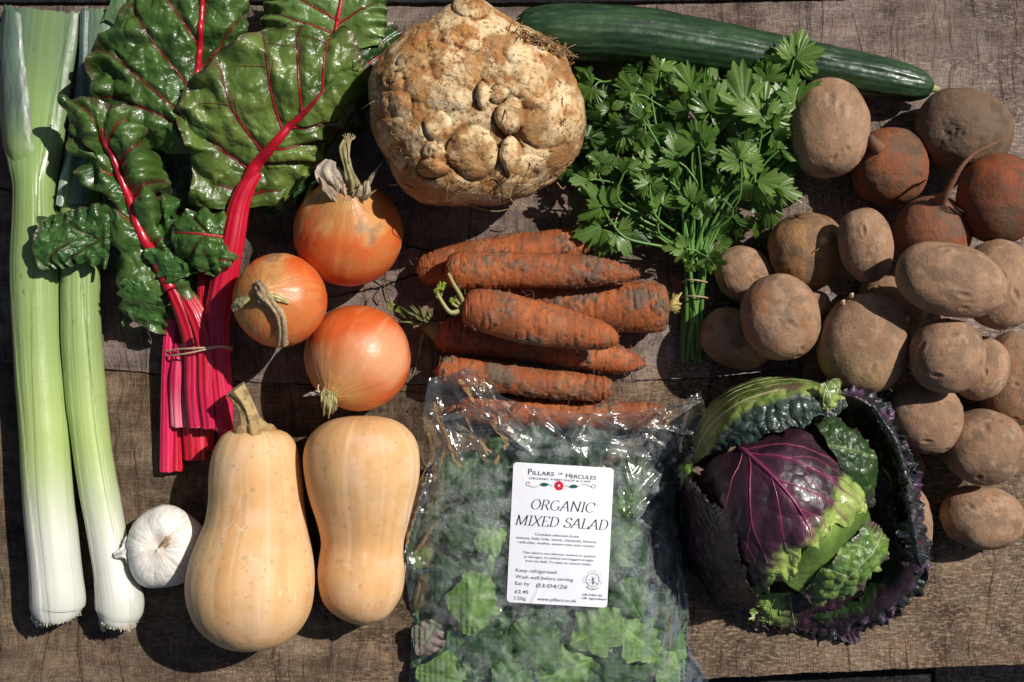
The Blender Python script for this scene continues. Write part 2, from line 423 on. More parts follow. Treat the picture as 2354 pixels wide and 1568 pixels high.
def potato(x, y, a, b, rot, seed, label, red=0., eyes=6, c=None, egg=0., zmin=None, group='potatoes heaped on the right', pale=0.):
    rs = np.random.RandomState(seed); c = c or min(a, b) * .9
    V, D = blob(0, 0, a, b, rot, c, seed, egg=egg)
    col = mixc((.335, .203, .124), (.245, .145, .090), ss(-.4, .5, fbm(D, .7, 4, seed + 3)))
    col = mixc(col, (.40, .245, .155), ss(.0, .6, fbm(D, .5, 4, seed + 30)) * .5)
    col = mixc(col, (.30, .125, .05), np.clip(red + .25, 0, 1) * ss(-.05, .5, fbm(D, .55, 4, seed + 17)))
    col = mixc(col, (.33, .24, .10), pale * ss(0, .7, D[..., 1] * -1))
    so = fbm(D, .45, 5, seed + 91); col = mixc(col, (.165, .110, .072), ss(.0, .35, so) * .65); col = mixc(col, (.42, .29, .19), ss(.15, .5, fbm(D, .22, 4, seed + 95)) * .5); sp_ = fbm(D, .05, 2, seed + 92); col = mixc(col, (.12, .07, .045), ss(.42, .6, sp_) * .6)
    n = norm(V / np.array([a, b, c]) ** 2)
    for k in range(eyes):
        d = rs.randn(3); d[2] = abs(d[2]) * .9 + .1; d /= np.linalg.norm(d)
        s = rs.uniform(.045, .085); ax = np.cross(d, [rs.randn(), rs.randn(), rs.randn()]); ax /= np.linalg.norm(ax)
        q = D - d; e_ = np.sqrt((q @ ax) ** 2 * .35 + (q ** 2).sum(-1) - (q @ ax) ** 2) / s
        V = V - n * (3.0 * np.exp(-e_ ** 2) - 1.3 * np.exp(-(e_ - 1.5) ** 2 * 3))[..., None]
        col = mixc(col, (.12, .065, .04), .6 * np.exp(-e_ ** 2 * 1.6) * ss(-.5, .3, fbm(D, .06, 2, seed + k)))
    # scurf cracks
    f1, f2 = voro(D * 1., .3, seed); cr_ = ss(.04, .0, f2 - f1) * ss(.1, .5, fbm(D, .5, 3, seed + 44))
    V = V - n * (cr_ * .9)[..., None]; col = mixc(col, (.16, .09, .055), cr_ * .5)
    V = rotz(V, rot); w, o = place(V, x, y, zmin)
    mb = MB(); mb.grid(w, col, wrap=True); ob = mb.build('potato', M_POT, origin=o)
    tag(ob, label, 'potato', group); return ob, w, o

def strand(mb, pts, r0, r1, col, n=5):
    k = len(pts); mb.tube(PA(pts), np.linspace(r0, r1, k), col, n=n, k=k * 4)

G = 'potatoes heaped on the right'
def beet(x, y, a, b, rot, seed, label, c1, c2, dirt, c=None, zmin=None, top=None):
    V, D = blob(0, 0, a, b, rot, c or min(a, b) * .92, seed, amp=.04)
    f = fbm(D, .6, 4, seed + 3); g = fbm(D, .28, 4, seed + 5)
    col = mixc(c1, c2, ss(-.4, .5, f)); col = mixc(col, dirt, ss(-.08, .34, fbm(D, .42, 5, seed + 8)) * .9); col = mixc(col, (.07, .045, .03), ss(.22, .4, g) * .6)
    n = norm(V)
    # faint growth rings
    V = V * (1 + .0025 * np.sin(D[..., 1] * 24 + 3 * f))[..., None] + n * (1.5 * g)[..., None]
    return V, D, col

def beet_build(x, y, rot, V, col, label, seed, zmin=None):
    V = rotz(V, rot); w, o = place(V, x, y, zmin); mb = MB(); mb.grid(w, col, wrap=True)
    ob = thing('beetroot', label, 'beetroot', x, y, float(w[..., 2].min()), 'beetroots at the upper right'); mb.build('bulb', M_BEET, ob); return ob, w, o

BD = (.145, .095, .062)
# brown one with crown scar
V, D, col = beet(0, 0, 112, 96, 15, 41, '', (.175, .108, .066), (.13, .078, .048), BD)
cd = norm(np.array([-.42, -.28, .86])); d = np.linalg.norm(D - cd, axis=-1)
V = V - norm(V) * (7 * np.exp(-(d / .28) ** 2) * (1 + 1.2 * fbm(D, .07, 3, 4)))[..., None]; col = mixc(col, (.06, .042, .03), np.clip(.8 * np.exp(-(d / .30) ** 2) * (.7 + 1.6 * fbm(D, .09, 4, 6)), 0, 1))
b2, _, _ = beet_build(2213, 300, 15, V, col, 'big dull brown beetroot with a round crown scar near the cucumber tip', 41)
V, D, col = beet(0, 0, 96, 103, 0, 42, '', (.235, .062, .022), (.155, .052, .025), (.11, .065, .04))
b3, _, _ = beet_build(2295, 457, 0, V, col, 'orange red beetroot cut by the right edge of the photo', 42)
V, D, col = beet(0, 0, 91, 91, 0, 43, '', (.30, .092, .030), (.205, .078, .037), (.14, .08, .048))
b1, w1, o1 = beet_build(2045, 382, 0, V, col, 'orange beetroot with a small knob, left of the brown one', 43)
mb = MB(); mb.tube(PA([(2022, 345, o1[2] + 72), (2006, 326, o1[2] + 78), (2000, 312, o1[2] + 82)]), [17, 12, 5], np.array([(.22, .085, .04), (.15, .08, .045), (.10, .06, .04)]), n=14, k=12); mb.build('leaf_knob', M_BEET, b1)
V, D, col = beet(0, 0, 93, 88, 0, 44, '', (.27, .088, .034), (.20, .078, .042), (.15, .085, .052))
b4, w4, o4 = beet_build(2142, 535, 0, V, col, 'orange brown beetroot with a long thin root pointing to the upper right', 44, zmin=128)
mb = MB(); z = o4[2]
mb.tube(PA([(2160, 462, z + 52), (2172, 448, z + 82), (2190, 415, z + 105), (2210, 382, z + 122), (2240, 352, z + 130), (2275, 335, z + 134), (2303, 319, z + 128)]), [15, 8.5, 7, 5.2, 4, 2.8, 1.5], (.22, .10, .055), n=12, k=50)
for k in range(9): strand(mb, [(2168 + 3 * k, 470 + 2 * k, z + 66), (2172 + 5 * k, 478 + (k % 3) * 4, z + 74), (2186 + 5 * k, 490 + k, z + 66)], 1.3, .5, (.07, .045, .03))
mb.build('tap_root', M_BEET, b4)
V, D, col = beet(0, 0, 88, 93, 0, 45, '', (.37, .19, .075), (.28, .15, .072), (.17, .105, .06))
V *= 1; V[..., 0] *= 1 - .10 * (D[..., 1] * -1)
sc = np.linalg.norm(D - norm(np.array([.25, .2, .9])), axis=-1); col = mixc(col, (.62, .42, .2), ss(.16, .05, sc + .05 * fbm(D, .1, 2, 3)))
b5, w5, o5 = beet_build(1853, 580, 0, V, col, 'yellowish beetroot with thin rootlets on top, right of the parsley', 45)
mb = MB(); z = o5[2]
strand(mb, [(1826, 496, z + 40), (1840, 492, z + 52), (1856, 486, z + 58), (1862, 478, z + 64), (1868, 484, z + 60)], 3.0, .8, (.3, .17, .09))
strand(mb, [(1832, 499, z + 38), (1846, 502, z + 50), (1872, 492, z + 56)], 2.0, .6, (.3, .17, .09))
strand(mb, [(1960 - 60, 558, z + 70), (1890, 566, z + 84), (1872, 578, z + 84)], 2.2, 1.2, (.33, .2, .1)); mb.build('rootlets', M_BEET, b5)

potato(1903, 296, 118, 94, 97, 11, 'large upright oval potato between the parsley leaves and the orange beetroot', c=88, pale=.2)
potato(1692, 778, 86, 68, 20, 13, 'potato in shade under the round potato, beside the parsley stem ends')
potato(1712, 634, 78, 64, 35, 12, 'small potato beside the parsley band, next to the yellow beetroot', eyes=8)
potato(1868, 705, 42, 40, 0, 14, 'little potato whose edge peeps out behind the round potato')
potato(2050, 700, 82, 72, 30, 15, 'potato in deep shade under the long oval potato')
potato(2296, 655, 84, 104, -8, 16, 'potato behind the right end of the long oval potato', red=.1)
potato(1905, 860, 60, 48, 10, 19, 'dark half hidden potato behind the cabbage top')
potato(2330, 872, 82, 110, 5, 22, 'reddish potato cut by the right edge of the photo', red=.35)
potato(2252, 848, 64, 76, 25, 21, 'small potato tucked behind the potato with the black hole')
potato(2080, 1076, 44, 46, 0, 25, 'smallest potato, peeping out beside the cabbage rim', red=.2, group=G)
potato(2082, 1198, 58, 92, -8, 26, 'tall potato half hidden behind the right cabbage rim', pale=.3)
potato(2262, 1027, 92, 87, 10, 24, 'smooth potato at the right edge above the reddish lowest potato')
potato(2258, 1189, 96, 75, 8, 27, 'reddish brown potato lying lowest in the heap', red=.6, eyes=8)
potato(2002, 930, 60, 50, 0, 33, 'potato in dark shade between the cabbage and the heap', red=.2)
potato(2124, 957, 91, 84, 20, 23, 'round potato with rough scab marks right of the cabbage top', eyes=9)
potato(1792, 731, 90, 100, -15, 17, 'round potato with rusty stains lying on two others beside the parsley', red=.55)
po, pw, pc = potato(1985, 791, 103, 115, 15, 18, 'largest round potato in the heap, with a tiny pale sprout at its top', pale=.5, zmin=185)
potato(2176, 818, 88, 87, 0, 20, 'potato with a small black hole near its top right')
potato(2184, 645, 129, 84, 14, 28, 'long oval potato lying on top of the heap', c=78)
potato(1989, 562, 66, 90, -8, 29, 'narrow upright potato between the yellow beetroot and the rooted beetroot', eyes=5)

# sprout on the biggest potato
z = pc[2]; M_SPR = vmat('sprout_skin', .6)
for (x, y) in ((1938, 700), (1958, 684), (2085, 740)):
    mb = MB(); mb.tube(PA([(x, y, z + 30), (x - 2, y - 6, z + 46), (x + 3, y - 9, z + 52)]), [4, 4.5, 2], (.62, .5, .3), n=8, k=8); mb.build('sprout', M_SPR, po)

# ================================================================= ONIONS
M_ONION = vmat('onion_skin', .38, .42, bumps=[(40, 2.), (3, .3)], tints=[(18, .14), (3, .08)], coat=.04, sss=.06, roughvar=.08)
M_HUSK = vmat('dry_husk', .75, .25, bumps=[(5, 1.6), (2.2, .8)], tints=[(9, .35), (3, .3)], transl=.15, tcol=(1, .9, .7))

def basis(ax):
    ax = np.array(ax, float); ax /= np.linalg.norm(ax); u = np.cross(ax, [.1, .9, .2]); u /= np.linalg.norm(u); return u, np.cross(ax, u), ax

def onion(x, y, R, ax, seed, label, squash=.93, neckh=.30, cone=.15, patches=.5, pale=0., zmin=None):
    nu, nv = 190, 200
    t = np.linspace(0, np.pi, nu)[:, None]; ph = np.linspace(0, 2 * np.pi, nv, endpoint=False)[None]
    u, v, a = basis(ax)
    r = np.sin(t) ** .92 + 0 * ph; z = np.cos(t) * squash + 0 * ph
    q = np.exp(-(t / .42) ** 2); z = z + cone * q; r = r * (1 - .10 * q) + .075 * ss(.25, .0, t)
    D = r[..., None] * (np.cos(ph)[..., None] * u + np.sin(ph)[..., None] * v) + z[..., None] * a
    w = np.stack([np.cos(ph) + 0 * t, np.sin(ph) + 0 * t, t * .16 + 0 * ph], -1)   # meridian-stretched coordinate
    D = D * (1 + .02 * fbm(D, .9, 2, seed) + .008 * fbm(w, .16, 3, seed + 1))[..., None]
    s1 = fbm(w, .10, 3, seed + 2); s2 = fbm(w, .035, 3, seed + 7); lo = fbm(D, .8, 3, seed + 4)
    col = mixc((.60, .100, .020), (.56, .170, .044), ss(-.35, .45, lo)); col = mixc(col, (.56, .115, .024), ss(.05, .5, s1) * .55)
    col = mixc(col, (.60, .27, .09), ss(.25, .6, -s1) * .4)
    col = mixc(col, (.54, .29, .095), ss(1.0, .15, t + .25 * lo) * .8)
    col = mixc(col, (.30, .14, .05), ss(.15, .45, s2) * ss(1.1, .3, t) * .55)
    pa = ss(.05, .40, fbm(D, .5, 4, seed + 60)) * patches
    col = mixc(col, (.56, .30, .105), pa * .8); f = fbm(D, .30, 5, seed + 70)
    col = mixc(col, (.20, .13, .085), ss(.16, .48, f) * ss(0, .5, pa) * .62)
    col = mixc(col, (.80, .48, .27), pale * ss(.1, .5, fbm(D, 1.1, 2, seed + 5)))
    V = D * R; w_, o = place(V, x, y, zmin)
    ob = thing('onion', label, 'onion', x, y, float(w_[..., 2].min()), 'three brown onions'); mb = MB(); mb.grid(w_, col, wrap=True); mb.build('bulb', M_ONION, ob)
    return ob, o, (u, v, a)

def husk_strip(mb, pts, wid, seed, col=(.50, .38, .25), twist=0., n=34, m=15):
    """ragged papery ribbon along points (photo x, y, z)"""
    c = cr(PA(pts), np.linspace(0, 1, n)); t, b, nn = frames(c); wd = cr(np.array(wid, float)[:, None], np.linspace(0, 1, n))[:, 0]
    s = np.linspace(-1, 1, m); an = twist * np.linspace(0, 1, n) + .5 * fbm(np.stack([np.arange(n) * 1., np.arange(n) * 0.], -1), 6, 2, seed)
    dirv = b * np.cos(an)[:, None] + nn * np.sin(an)[:, None]; up = np.cross(t, dirv)
    V = c[:, None] + dirv[:, None] * (s[None, :, None] * wd[:, None, None]) + up[:, None] * ((s ** 2)[None, :, None] * wd[:, None, None] * .6)
    ph_ = s * 7.5 + seed + .8 * np.sin(np.linspace(0, 3, n))[:, None]; V = V + up[:, None] * (.16 * wd[:, None] * np.sin(ph_))[..., None] + .10 * wd[:, None, None] * np.stack([fbm(V, 7, 3, seed + k) for k in range(3)], -1)
    cc = mixc(col, np.array(col) * .42, np.clip(.5 * ss(-.2, .5, fbm(V, 8, 3, seed + 11)) + .5 * ss(.1, -.9, np.sin(ph_)), 0, 1)); mb.grid(V, cc)

# root-side geometry of the three onions
on1, o, B = onion(800, 535, 126, (.10, .55, .80), 101, 'largest onion with a tall dry flaring neck, under the chard leaf', cone=.20, squash=.93, patches=.9)
z = o[2]; mb = MB(); nk = o + B[2] * 126 * 1.05; nx, ny = [float(q) for q in pix(nk)]; nz = float(nk[2])
husk_strip(mb, [(nx + 4, ny + 16, nz - 22), (nx + 8, ny - 22, nz + 10), (nx - 2, ny - 62, nz + 26), (nx - 10, ny - 105, nz + 34), (nx + 2, ny - 138, nz + 30)], [22, 15, 9, 10, 3], 5, (.42, .37, .17), .8)
husk_strip(mb, [(nx - 8, ny + 10, nz - 20), (nx - 28, ny - 26, nz + 12), (nx - 48, ny - 50, nz + 22), (nx - 40, ny - 78, nz + 20)], [20, 24, 26, 12], 6, (.62, .52, .40), .3)
husk_strip(mb, [(nx + 4, ny + 22, nz - 20), (nx - 30, ny - 2, nz + 10), (nx - 62, ny - 42, nz + 10)], [17, 14, 10], 7, (.42, .32, .22), 1.3)
husk_strip(mb, [(nx + 10, ny + 16, nz - 20), (nx + 34, ny - 14, nz + 4), (nx + 52, ny - 34, nz + 14), (nx + 76, ny - 72, nz + 10)], [18, 8, 5, 1.5], 8, (.40, .30, .22), .8)
husk_strip(mb, [(nx - 2, ny + 26, nz - 24), (nx + 16, ny + 2, nz + 6), (nx + 24, ny - 22, nz + 12)], [26, 20, 14], 9, (.55, .42, .26), -.5)
husk_strip(mb, [(nx + 18, ny + 18, nz - 18), (nx + 40, ny + 4, nz + 6), (nx + 44, ny - 30, nz + 20)], [8, 8, 7], 12, (.60, .50, .38), 1.5)
for k in range(10):
    an = -2.6 + k * .42; strand(mb, [(nx, ny - 70, nz + 28), (nx + 4 * math.cos(an), ny - 118, nz + 34), (nx + 16 * math.cos(an), ny - 132 + 8 * math.sin(an), nz + 34)], 1.3, .8, (.46, .36, .2))
for k, (dx, dy, L, w_) in enumerate(((-20, -6, 44, 5), (-34, 6, 36, 6), (22, 2, 30, 5), (-8, 10, 34, 6), (6, 14, 26, 5), (-26, 20, 30, 5), (30, 12, 22, 4))):
    husk_strip(mb, [(nx + dx * .4, ny + 24 + dy * .3, nz - 22), (nx + dx, ny + dy, nz + 6), (nx + dx * 1.6, ny + dy - L * .6, nz + 16), (nx + dx * 1.9 + 6, ny + dy - L, nz + 12)], [7, w_, w_, 1.5], 150 + k, (.60, .49, .33) if k % 2 else (.40, .31, .2), 1.2 - .5 * k)
mb.build('neck', M_HUSK, on1)
# a wrinkled collar where the skins gather
on2, o, B = onion(643, 690, 108, (-.22, .16, .96), 102, 'onion with its dry neck flopped over the front, beside the chard stems', cone=.12, squash=.9, patches=1.)
nk = o + B[2] * 108 * .98; nx, ny = [float(q) for q in pix(nk)]; nz = float(nk[2]); mb = MB()
husk_strip(mb, [(nx - 4, ny - 14, nz - 6), (nx + 4, ny + 10, nz + 14), (nx + 22, ny + 34, nz + 12), (nx + 38, ny + 58, nz + 6), (nx + 45, ny + 92, nz - 12), (nx + 44, ny + 128, nz - 42)], [16, 17, 11, 13, 12, 15], 15, (.47, .35, .2), .6)
husk_strip(mb, [(nx - 10, ny - 22, nz - 6), (nx + 2, ny - 2, nz + 14), (nx + 14, ny + 20, nz + 14)], [9, 12, 8], 16, (.40, .29, .17), -1.)
husk_strip(mb, [(nx + 14, ny + 10, nz + 6), (nx + 40, ny + 18, nz + 6), (nx + 66, ny + 30, nz - 6)], [4, 7, 2], 17, (.62, .55, .24), .4)
husk_strip(mb, [(nx - 28, ny + 14, nz + 2), (nx - 50, ny + 26, nz - 10), (nx - 68, ny + 40, nz - 30)], [6, 11, 8], 18, (.56, .52, .26), .2)
mb.build('neck', M_HUSK, on2)
on3, o, B = onion(822, 822, 131, (-.40, -.62, .67), 103, 'smooth glossy orange onion with its root tuft towards the squash', cone=.16, squash=.93, patches=.12, pale=.5)
nk = o + B[2] * 131 * 1.02; nx, ny = [float(q) for q in pix(nk)]; nz = float(nk[2]); mb = MB(); rs = np.random.RandomState(5)
for k in range(46):
    an = rs.uniform(0, 6.28); rr = 20 * rs.rand() ** .5; x0, y0 = nx + rr * math.cos(an), ny + rr * math.sin(an)
    strand(mb, [(x0 * .6 + nx * .4 + 2, y0 * .6 + ny * .4 - 16, nz - 4), (x0, y0 + 6, nz + 8), (x0 + rs.uniform(-5, 5), y0 + 20 + rs.uniform(-4, 14), nz - 2 - rs.rand() * 16)], 3.2, 1.6, tuple(np.array((.52, .45, .20)) * rs.uniform(.5, 1.15)))
husk_strip(mb, [(nx - 14, ny - 6, nz), (nx - 36, ny - 8, nz - 6), (nx - 58, ny - 2, nz - 22)], [6, 5, 2], 19, (.7, .6, .5), .4)
strand(mb, [(nx - 18, ny - 4, nz), (nx - 24, ny - 18, nz + 6), (nx - 22, ny - 28, nz + 4)], 2, 1, (.7, .6, .5))
mb.build('root_tuft', M_HUSK, on3)

# ================================================================= GARLIC
M_GARLIC = vmat('garlic_skin', .42, .4, bumps=[(26, 3.), (9, 1.2), (3, .4)], tints=[(20, .07), (4, .04)], sss=.2, sssr=(1, .9, .8))
GN = 6.25 * 0 + .12; nu, nv = 150, 200; t = np.linspace(0, np.pi, nu)[:, None]; ph = np.linspace(0, 2 * np.pi, nv, endpoint=False)[None]
u, v, a = basis((-.06, .08, 1)); r = np.sin(t) ** .85 + 0 * ph; z = np.cos(t) * .80 + 0 * ph
lob = np.abs(np.sin(ph * 3.5 + .7 + .5 * np.sin(ph * 2))) ** .6; r = r * (1 + .014 * (lob - .6) * np.sin(t)) * (1 + .04 * np.cos(2 * ph + 1) + .030 * np.cos(3 * ph) + .022 * np.cos(5 * ph + 2) + .15 * np.exp(-(((ph + 2 * np.pi * 0) - GN) / .34) ** 2) * np.exp(-((t - 1.45) / .5) ** 2)); z = z - .10 * np.exp(-(t / .30) ** 2) * (1 + .8 * np.cos(ph + 2)) + .035 * (lob - .5) * np.exp(-((t - .75) / .35) ** 2)
V = r[..., None] * (np.cos(ph)[..., None] * u * -1 + np.sin(ph)[..., None] * v) + z[..., None] * a
wv = np.stack([np.cos(ph) + 0 * t, np.sin(ph) + 0 * t, t * .2 + 0 * ph], -1)
st = fbm(wv, .07, 3, 4); V = V * (1 + .045 * fbm(V, .7, 3, 5) + .006 * st)[..., None]
col = mixc((.80, .78, .72), (.66, .62, .54), ss(-.1, .5, st)); col = mixc(col, (.58, .50, .44), ss(.25, .5, fbm(wv, .045, 3, 24)) * .35); col = mixc(col, (.55, .36, .22), ss(.33, .12, t + .12 * fbm(V, .3, 3, 2)) * .35); col = mixc(col, (.62, .5, .5), ss(.2, .5, fbm(wv, .16, 3, 14)) * .2)
V = V * np.array([88, 98, 88]); w_, o = place(V, 381, 1258)
ga = thing('garlic_bulb', 'whole white garlic bulb between the thinner leek and the squash with a stalk', 'garlic', 381, 1258)
mb = MB(); mb.grid(w_, col, wrap=True); mb.build('bulb', M_GARLIC, ga)
z = o[2] + 40; mb = MB()
husk_strip(mb, [(352, 1276, z), (366, 1262, z + 16), (384, 1246, z + 26), (398, 1236, z + 20)], [4, 11, 12, 6], 25, (.60, .42, .27), .3)
husk_strip(mb, [(360, 1272, z), (372, 1250, z + 16), (388, 1240, z + 22)], [4, 7, 5], 26, (.68, .55, .40), -.3); mb.build('cut_stalk', M_HUSK, ga)
mb = MB(); husk_strip(mb, [(330, 1264, o[2] + 14), (300, 1268, o[2] + 26), (282, 1272, o[2] + 34), (262, 1279, o[2] + 30)], [56, 36, 15, 8], 28, (.78, .74, .68), .1); mb.build('papery_tip', M_GARLIC, ga)

# ================================================================= BUTTERNUT SQUASH
M_SQ = vmat('squash_skin', .58, .3, bumps=[(30, 1.2), (3, .3)], tints=[(50, .10), (10, .06), (4, .04)], sss=.05, roughvar=.1)
M_STALK = vmat('woody_stalk', .75, .3, bumps=[(9, 1.6), (3, .8)], tints=[(12, .3), (3, .2)])
def squash(st, zr, label, seed, nub=True):
    st = np.array(st, float); y = st[:, 0]; xl, xr = st[:, 1], st[:, 2]; rr = (xr - xl) / 2; n = 220
    tt = np.linspace(0, 1, len(st)); zc = np.array(zr, float)
    c = cr(PA(np.stack([(xl + xr) / 2, y, zc], -1)), np.linspace(0, 1, n)); r = np.maximum(cr(rr[:, None], np.linspace(0, 1, n))[:, 0] * (H - 130) / H, 1.)
    r = np.where((np.arange(n) < 3) | (np.arange(n) > n - 4), r, blur2(r[:, None] + np.zeros((1, 3)), 5)[:, 1]); tq = np.linspace(0, 2 * np.pi, 180, endpoint=False)[None]; uu = np.linspace(0, 1, n)[:, None]; V = c[:, None] + np.stack([-np.cos(tq) * r[:, None], 0 * tq + 0 * r[:, None], np.sin(tq) * r[:, None] * .97], -1); c = c - np.array([0, 1e-3, 0]) * 0
    w = np.stack([np.cos(tq) + 0 * uu, np.sin(tq) + 0 * uu, uu * 1.2 + 0 * tq], -1)
    V = V + norm(V - c[:, None]) * (3.5 * fbm(V, 150, 2, seed) + 1.6 * fbm(w, .22, 2, seed + 3))[..., None]
    col = mixc((.64, .360, .155), (.69, .445, .22), ss(-.4, .4, fbm(V, 160, 4, seed))); col = mixc(col, (.62, .31, .115), ss(.0, .5, fbm(w * np.array([1, 1, .25]), .18, 3, seed + 5)) * .55)
    col = mixc(col, (.72, .49, .33), ss(.0, .6, fbm(V, 55, 3, seed + 7)) * .5); col = mixc(col, (.50, .30, .13), ss(.30, .6, fbm(V, 44, 4, seed + 17)) * .3)
    col = mixc(col, (.78, .60, .42), ss(.12, .45, fbm(w * np.array([1, 1, .12]), .07, 3, seed + 41)) * .30); col = mixc(col, (.50, .30, .15), ss(.18, .5, fbm(w * np.array([1, 1, .2]), .10, 3, seed + 43)) * .28); col = mixc(col, (.36, .22, .11), ss(.46, .55, fbm(V, 10, 3, seed + 45)) * .6); col = mixc(col, (.85, .70, .52), ss(.05, .0, np.abs(fbm(V * np.array([1, .35, 1]), 30, 2, seed + 46))) * ss(.25, .4, fbm(V, 60, 2, seed + 47)) * .5)
    rs = np.random.RandomState(seed)
    nn = norm(V - c[:, None])
    for k in range(9):
        p = V[rs.randint(20, n - 15), rs.randint(0, 180)]; d = np.linalg.norm((V - p) * np.array([1, .6, 1]), axis=-1); s = rs.uniform(2.5, 4.5)
        V = V - nn * (1.3 * np.exp(-(d / s) ** 2))[..., None]; col = mixc(col, (.42, .22, .10), .22 * np.exp(-(d / s * 1.2) ** 2))
    dz = -V[..., 2].min() if True else 0
    V[..., 2] += dz; register(V)
    ob = thing('butternut_squash', label, 'squash', float(((xl + xr) / 2).mean()), float(y.mean()), 0, 'two butternut squashes')
    mb = MB(); mb.grid(V[:, ::-1], col[:, ::-1], wrap=True); mb.build('body', M_SQ, ob); return ob, dz
s1, dz = squash([(983, 575, 582), (985, 550, 612), (993, 522, 650), (1012, 502, 672), (1050, 486, 687), (1100, 479, 695), (1150, 478, 697), (1200, 470, 702), (1250, 450, 711), (1300, 433, 719), (1350, 427, 721), (1400, 435, 714), (1440, 455, 695), (1470, 487, 666), (1488, 520, 630), (1495, 560, 590), (1496, 574, 577)],
       [118, 118, 118, 118, 118, 118, 118, 122, 130, 140, 145, 143, 140, 138, 136, 135, 135], 'left butternut squash with a curved dry stalk and a broad bulb', 61)
mb = MB(); zz = 130
st = PA([(586, 1000, zz + 0), (580, 985, zz + 12), (577, 968, zz + 14), (570, 945, zz + 20), (562, 925, zz + 26), (550, 905, zz + 30), (541, 893, zz + 33)])
c = cr(st, np.linspace(0, 1, 60)); r = cr(np.array([44, 38, 23, 18, 18, 22, 24])[:, None] * .95, np.linspace(0, 1, 60))[:, 0]
V = sweep(c, r, 60, sec=lambda u_, th: 1 + .16 * np.cos(5 * th + u_ * 2.) * np.clip(1.2 - u_ * .5, 0, 1) + .05 * np.sin(11 * th))
V = V + norm(V - c[:, None]) * (2.2 * fbm(V, 12, 3, 3))[..., None]
col = mixc((.42, .30, .135), (.26, .17, .08), ss(-.2, .3, fbm(V, 14, 4, 9))); col = mixc((.30, .17, .07), col, ss(0, .35, np.linspace(0, 1, 60))[:, None] + 0 * V[..., 0]); col = mixc(col, (.50, .48, .24), ss(.3, .9, np.linspace(0, 1, 60))[:, None] * ss(-.2, .4, fbm(V, 30, 2, 6)) * .7)
mb.grid(V[:, ::-1], col[:, ::-1], wrap=True); cap = c[-1]; capc = np.tile(cap, (1, 60, 1)); V2 = np.concatenate([V[-1:], V[-1:] * .55 + capc * .45 + np.array([0, 0, -2.]), capc + np.array([-1, 2, -4.])]); mb.grid(V2[:, ::-1], np.tile(np.array([(.52, .42, .22)]), (3 * 60, 1)).reshape(3, 60, 3), wrap=True)
mb.build('stalk', M_STALK, s1)
s2, dz = squash([(957, 829, 834), (958, 796, 868), (966, 758, 905), (985, 726, 935), (1012, 706, 955), (1050, 697, 963), (1100, 700, 962), (1150, 711, 951), (1200, 727, 940), (1245, 736, 929), (1280, 732, 928), (1320, 727, 931), (1360, 732, 926), (1390, 745, 912), (1415, 774, 892), (1429, 802, 866), (1435, 822, 848), (1437, 832, 837)],
       [128, 128, 128, 128, 128, 126, 122, 114, 106, 100, 98, 98, 98, 98, 98, 98, 98, 98], 'right butternut squash, peanut shaped without a stalk, beside the salad bag', 67)
mb = MB(); mb.tube(PA([(834, 1426, 92), (834, 1437, 88), (835, 1441, 86)]), [15, 14, 8], (.24, .17, .08), n=16, k=10); mb.build('blossom_end', M_STALK, s2)

# ================================================================= CUCUMBER
M_CUC = vmat('cucumber_skin', .36, .5, bumps=[(14, .9), (4, .35)], tints=[(30, .2), (7, .12)], coat=.15, roughvar=.1)
sp = [(1180, 66, 8), (1186, 67, 28), (1203, 70, 45), (1240, 73, 56), (1300, 74, 62), (1450, 82, 64), (1600, 104, 60), (1750, 130, 55), (1900, 156, 50), (2030, 181, 46), (2095, 195, 39), (2125, 201, 28), (2138, 203, 16), (2142, 204, 9)]
n = 340; a_ = np.array(sp, float); c = cr(PA(np.stack([a_[:, 0], a_[:, 1], np.full(len(a_), 62.)], -1)), np.linspace(0, 1, n)); r = cr(a_[:, 2:3], np.linspace(0, 1, n))[:, 0]
uu = np.linspace(0, 1, n)[:, None]; th = np.linspace(0, 2 * np.pi, 144, endpoint=False)[None]
rib = ss(.25, .8, uu); V = sweep(c, r, 144, sec=lambda u_, t_: 1 + .022 * rib * np.cos(10 * t_ + .6 * np.sin(u_ * 9)) + .008 * np.cos(23 * t_ + 4 * u_))
nn = norm(V - c[:, None]); V = V + nn * (2.6 * fbm(V * np.array([1, 1, 1]), 50, 3, 8) + rib * 1.8 * fbm(V * np.array([.5, 1, 1]), 12, 2, 18))[..., None]
V[..., 2] += 2 - V[..., 2].min(); w = np.stack([V[..., 0] * .12, V[..., 1], V[..., 2]], -1)
col = mixc((.013, .036, .015), (.027, .064, .024), ss(-.3, .4, fbm(w, 16, 3, 3))); col = mixc(col, (.075, .135, .055), .45 * ss(.1, .5, fbm(w, 6, 3, 5)) * (1 - rib))
col = mixc(col, (.25, .33, .16), ss(.965, 1., uu) * .8 + 0 * V[..., 0]); register(V)
cu = thing('cucumber', 'long dark green cucumber lying along the top between celeriac and beetroots', 'cucumber', 1660, 110)
mb = MB(); mb.grid(V[:, ::-1], col[:, ::-1], wrap=True); mb.build('body', M_CUC, cu)
mb = MB(); mb.tube(PA([(2128, 201, 62), (2140, 203, 63), (2150, 205, 63), (2158, 207, 62)]), [16, 10, 8, 7], np.array([(.16, .26, .08), (.3, .36, .14), (.33, .33, .14), (.28, .2, .1)]), n=14, k=16); mb.build('stalk_end', M_STALK, cu)

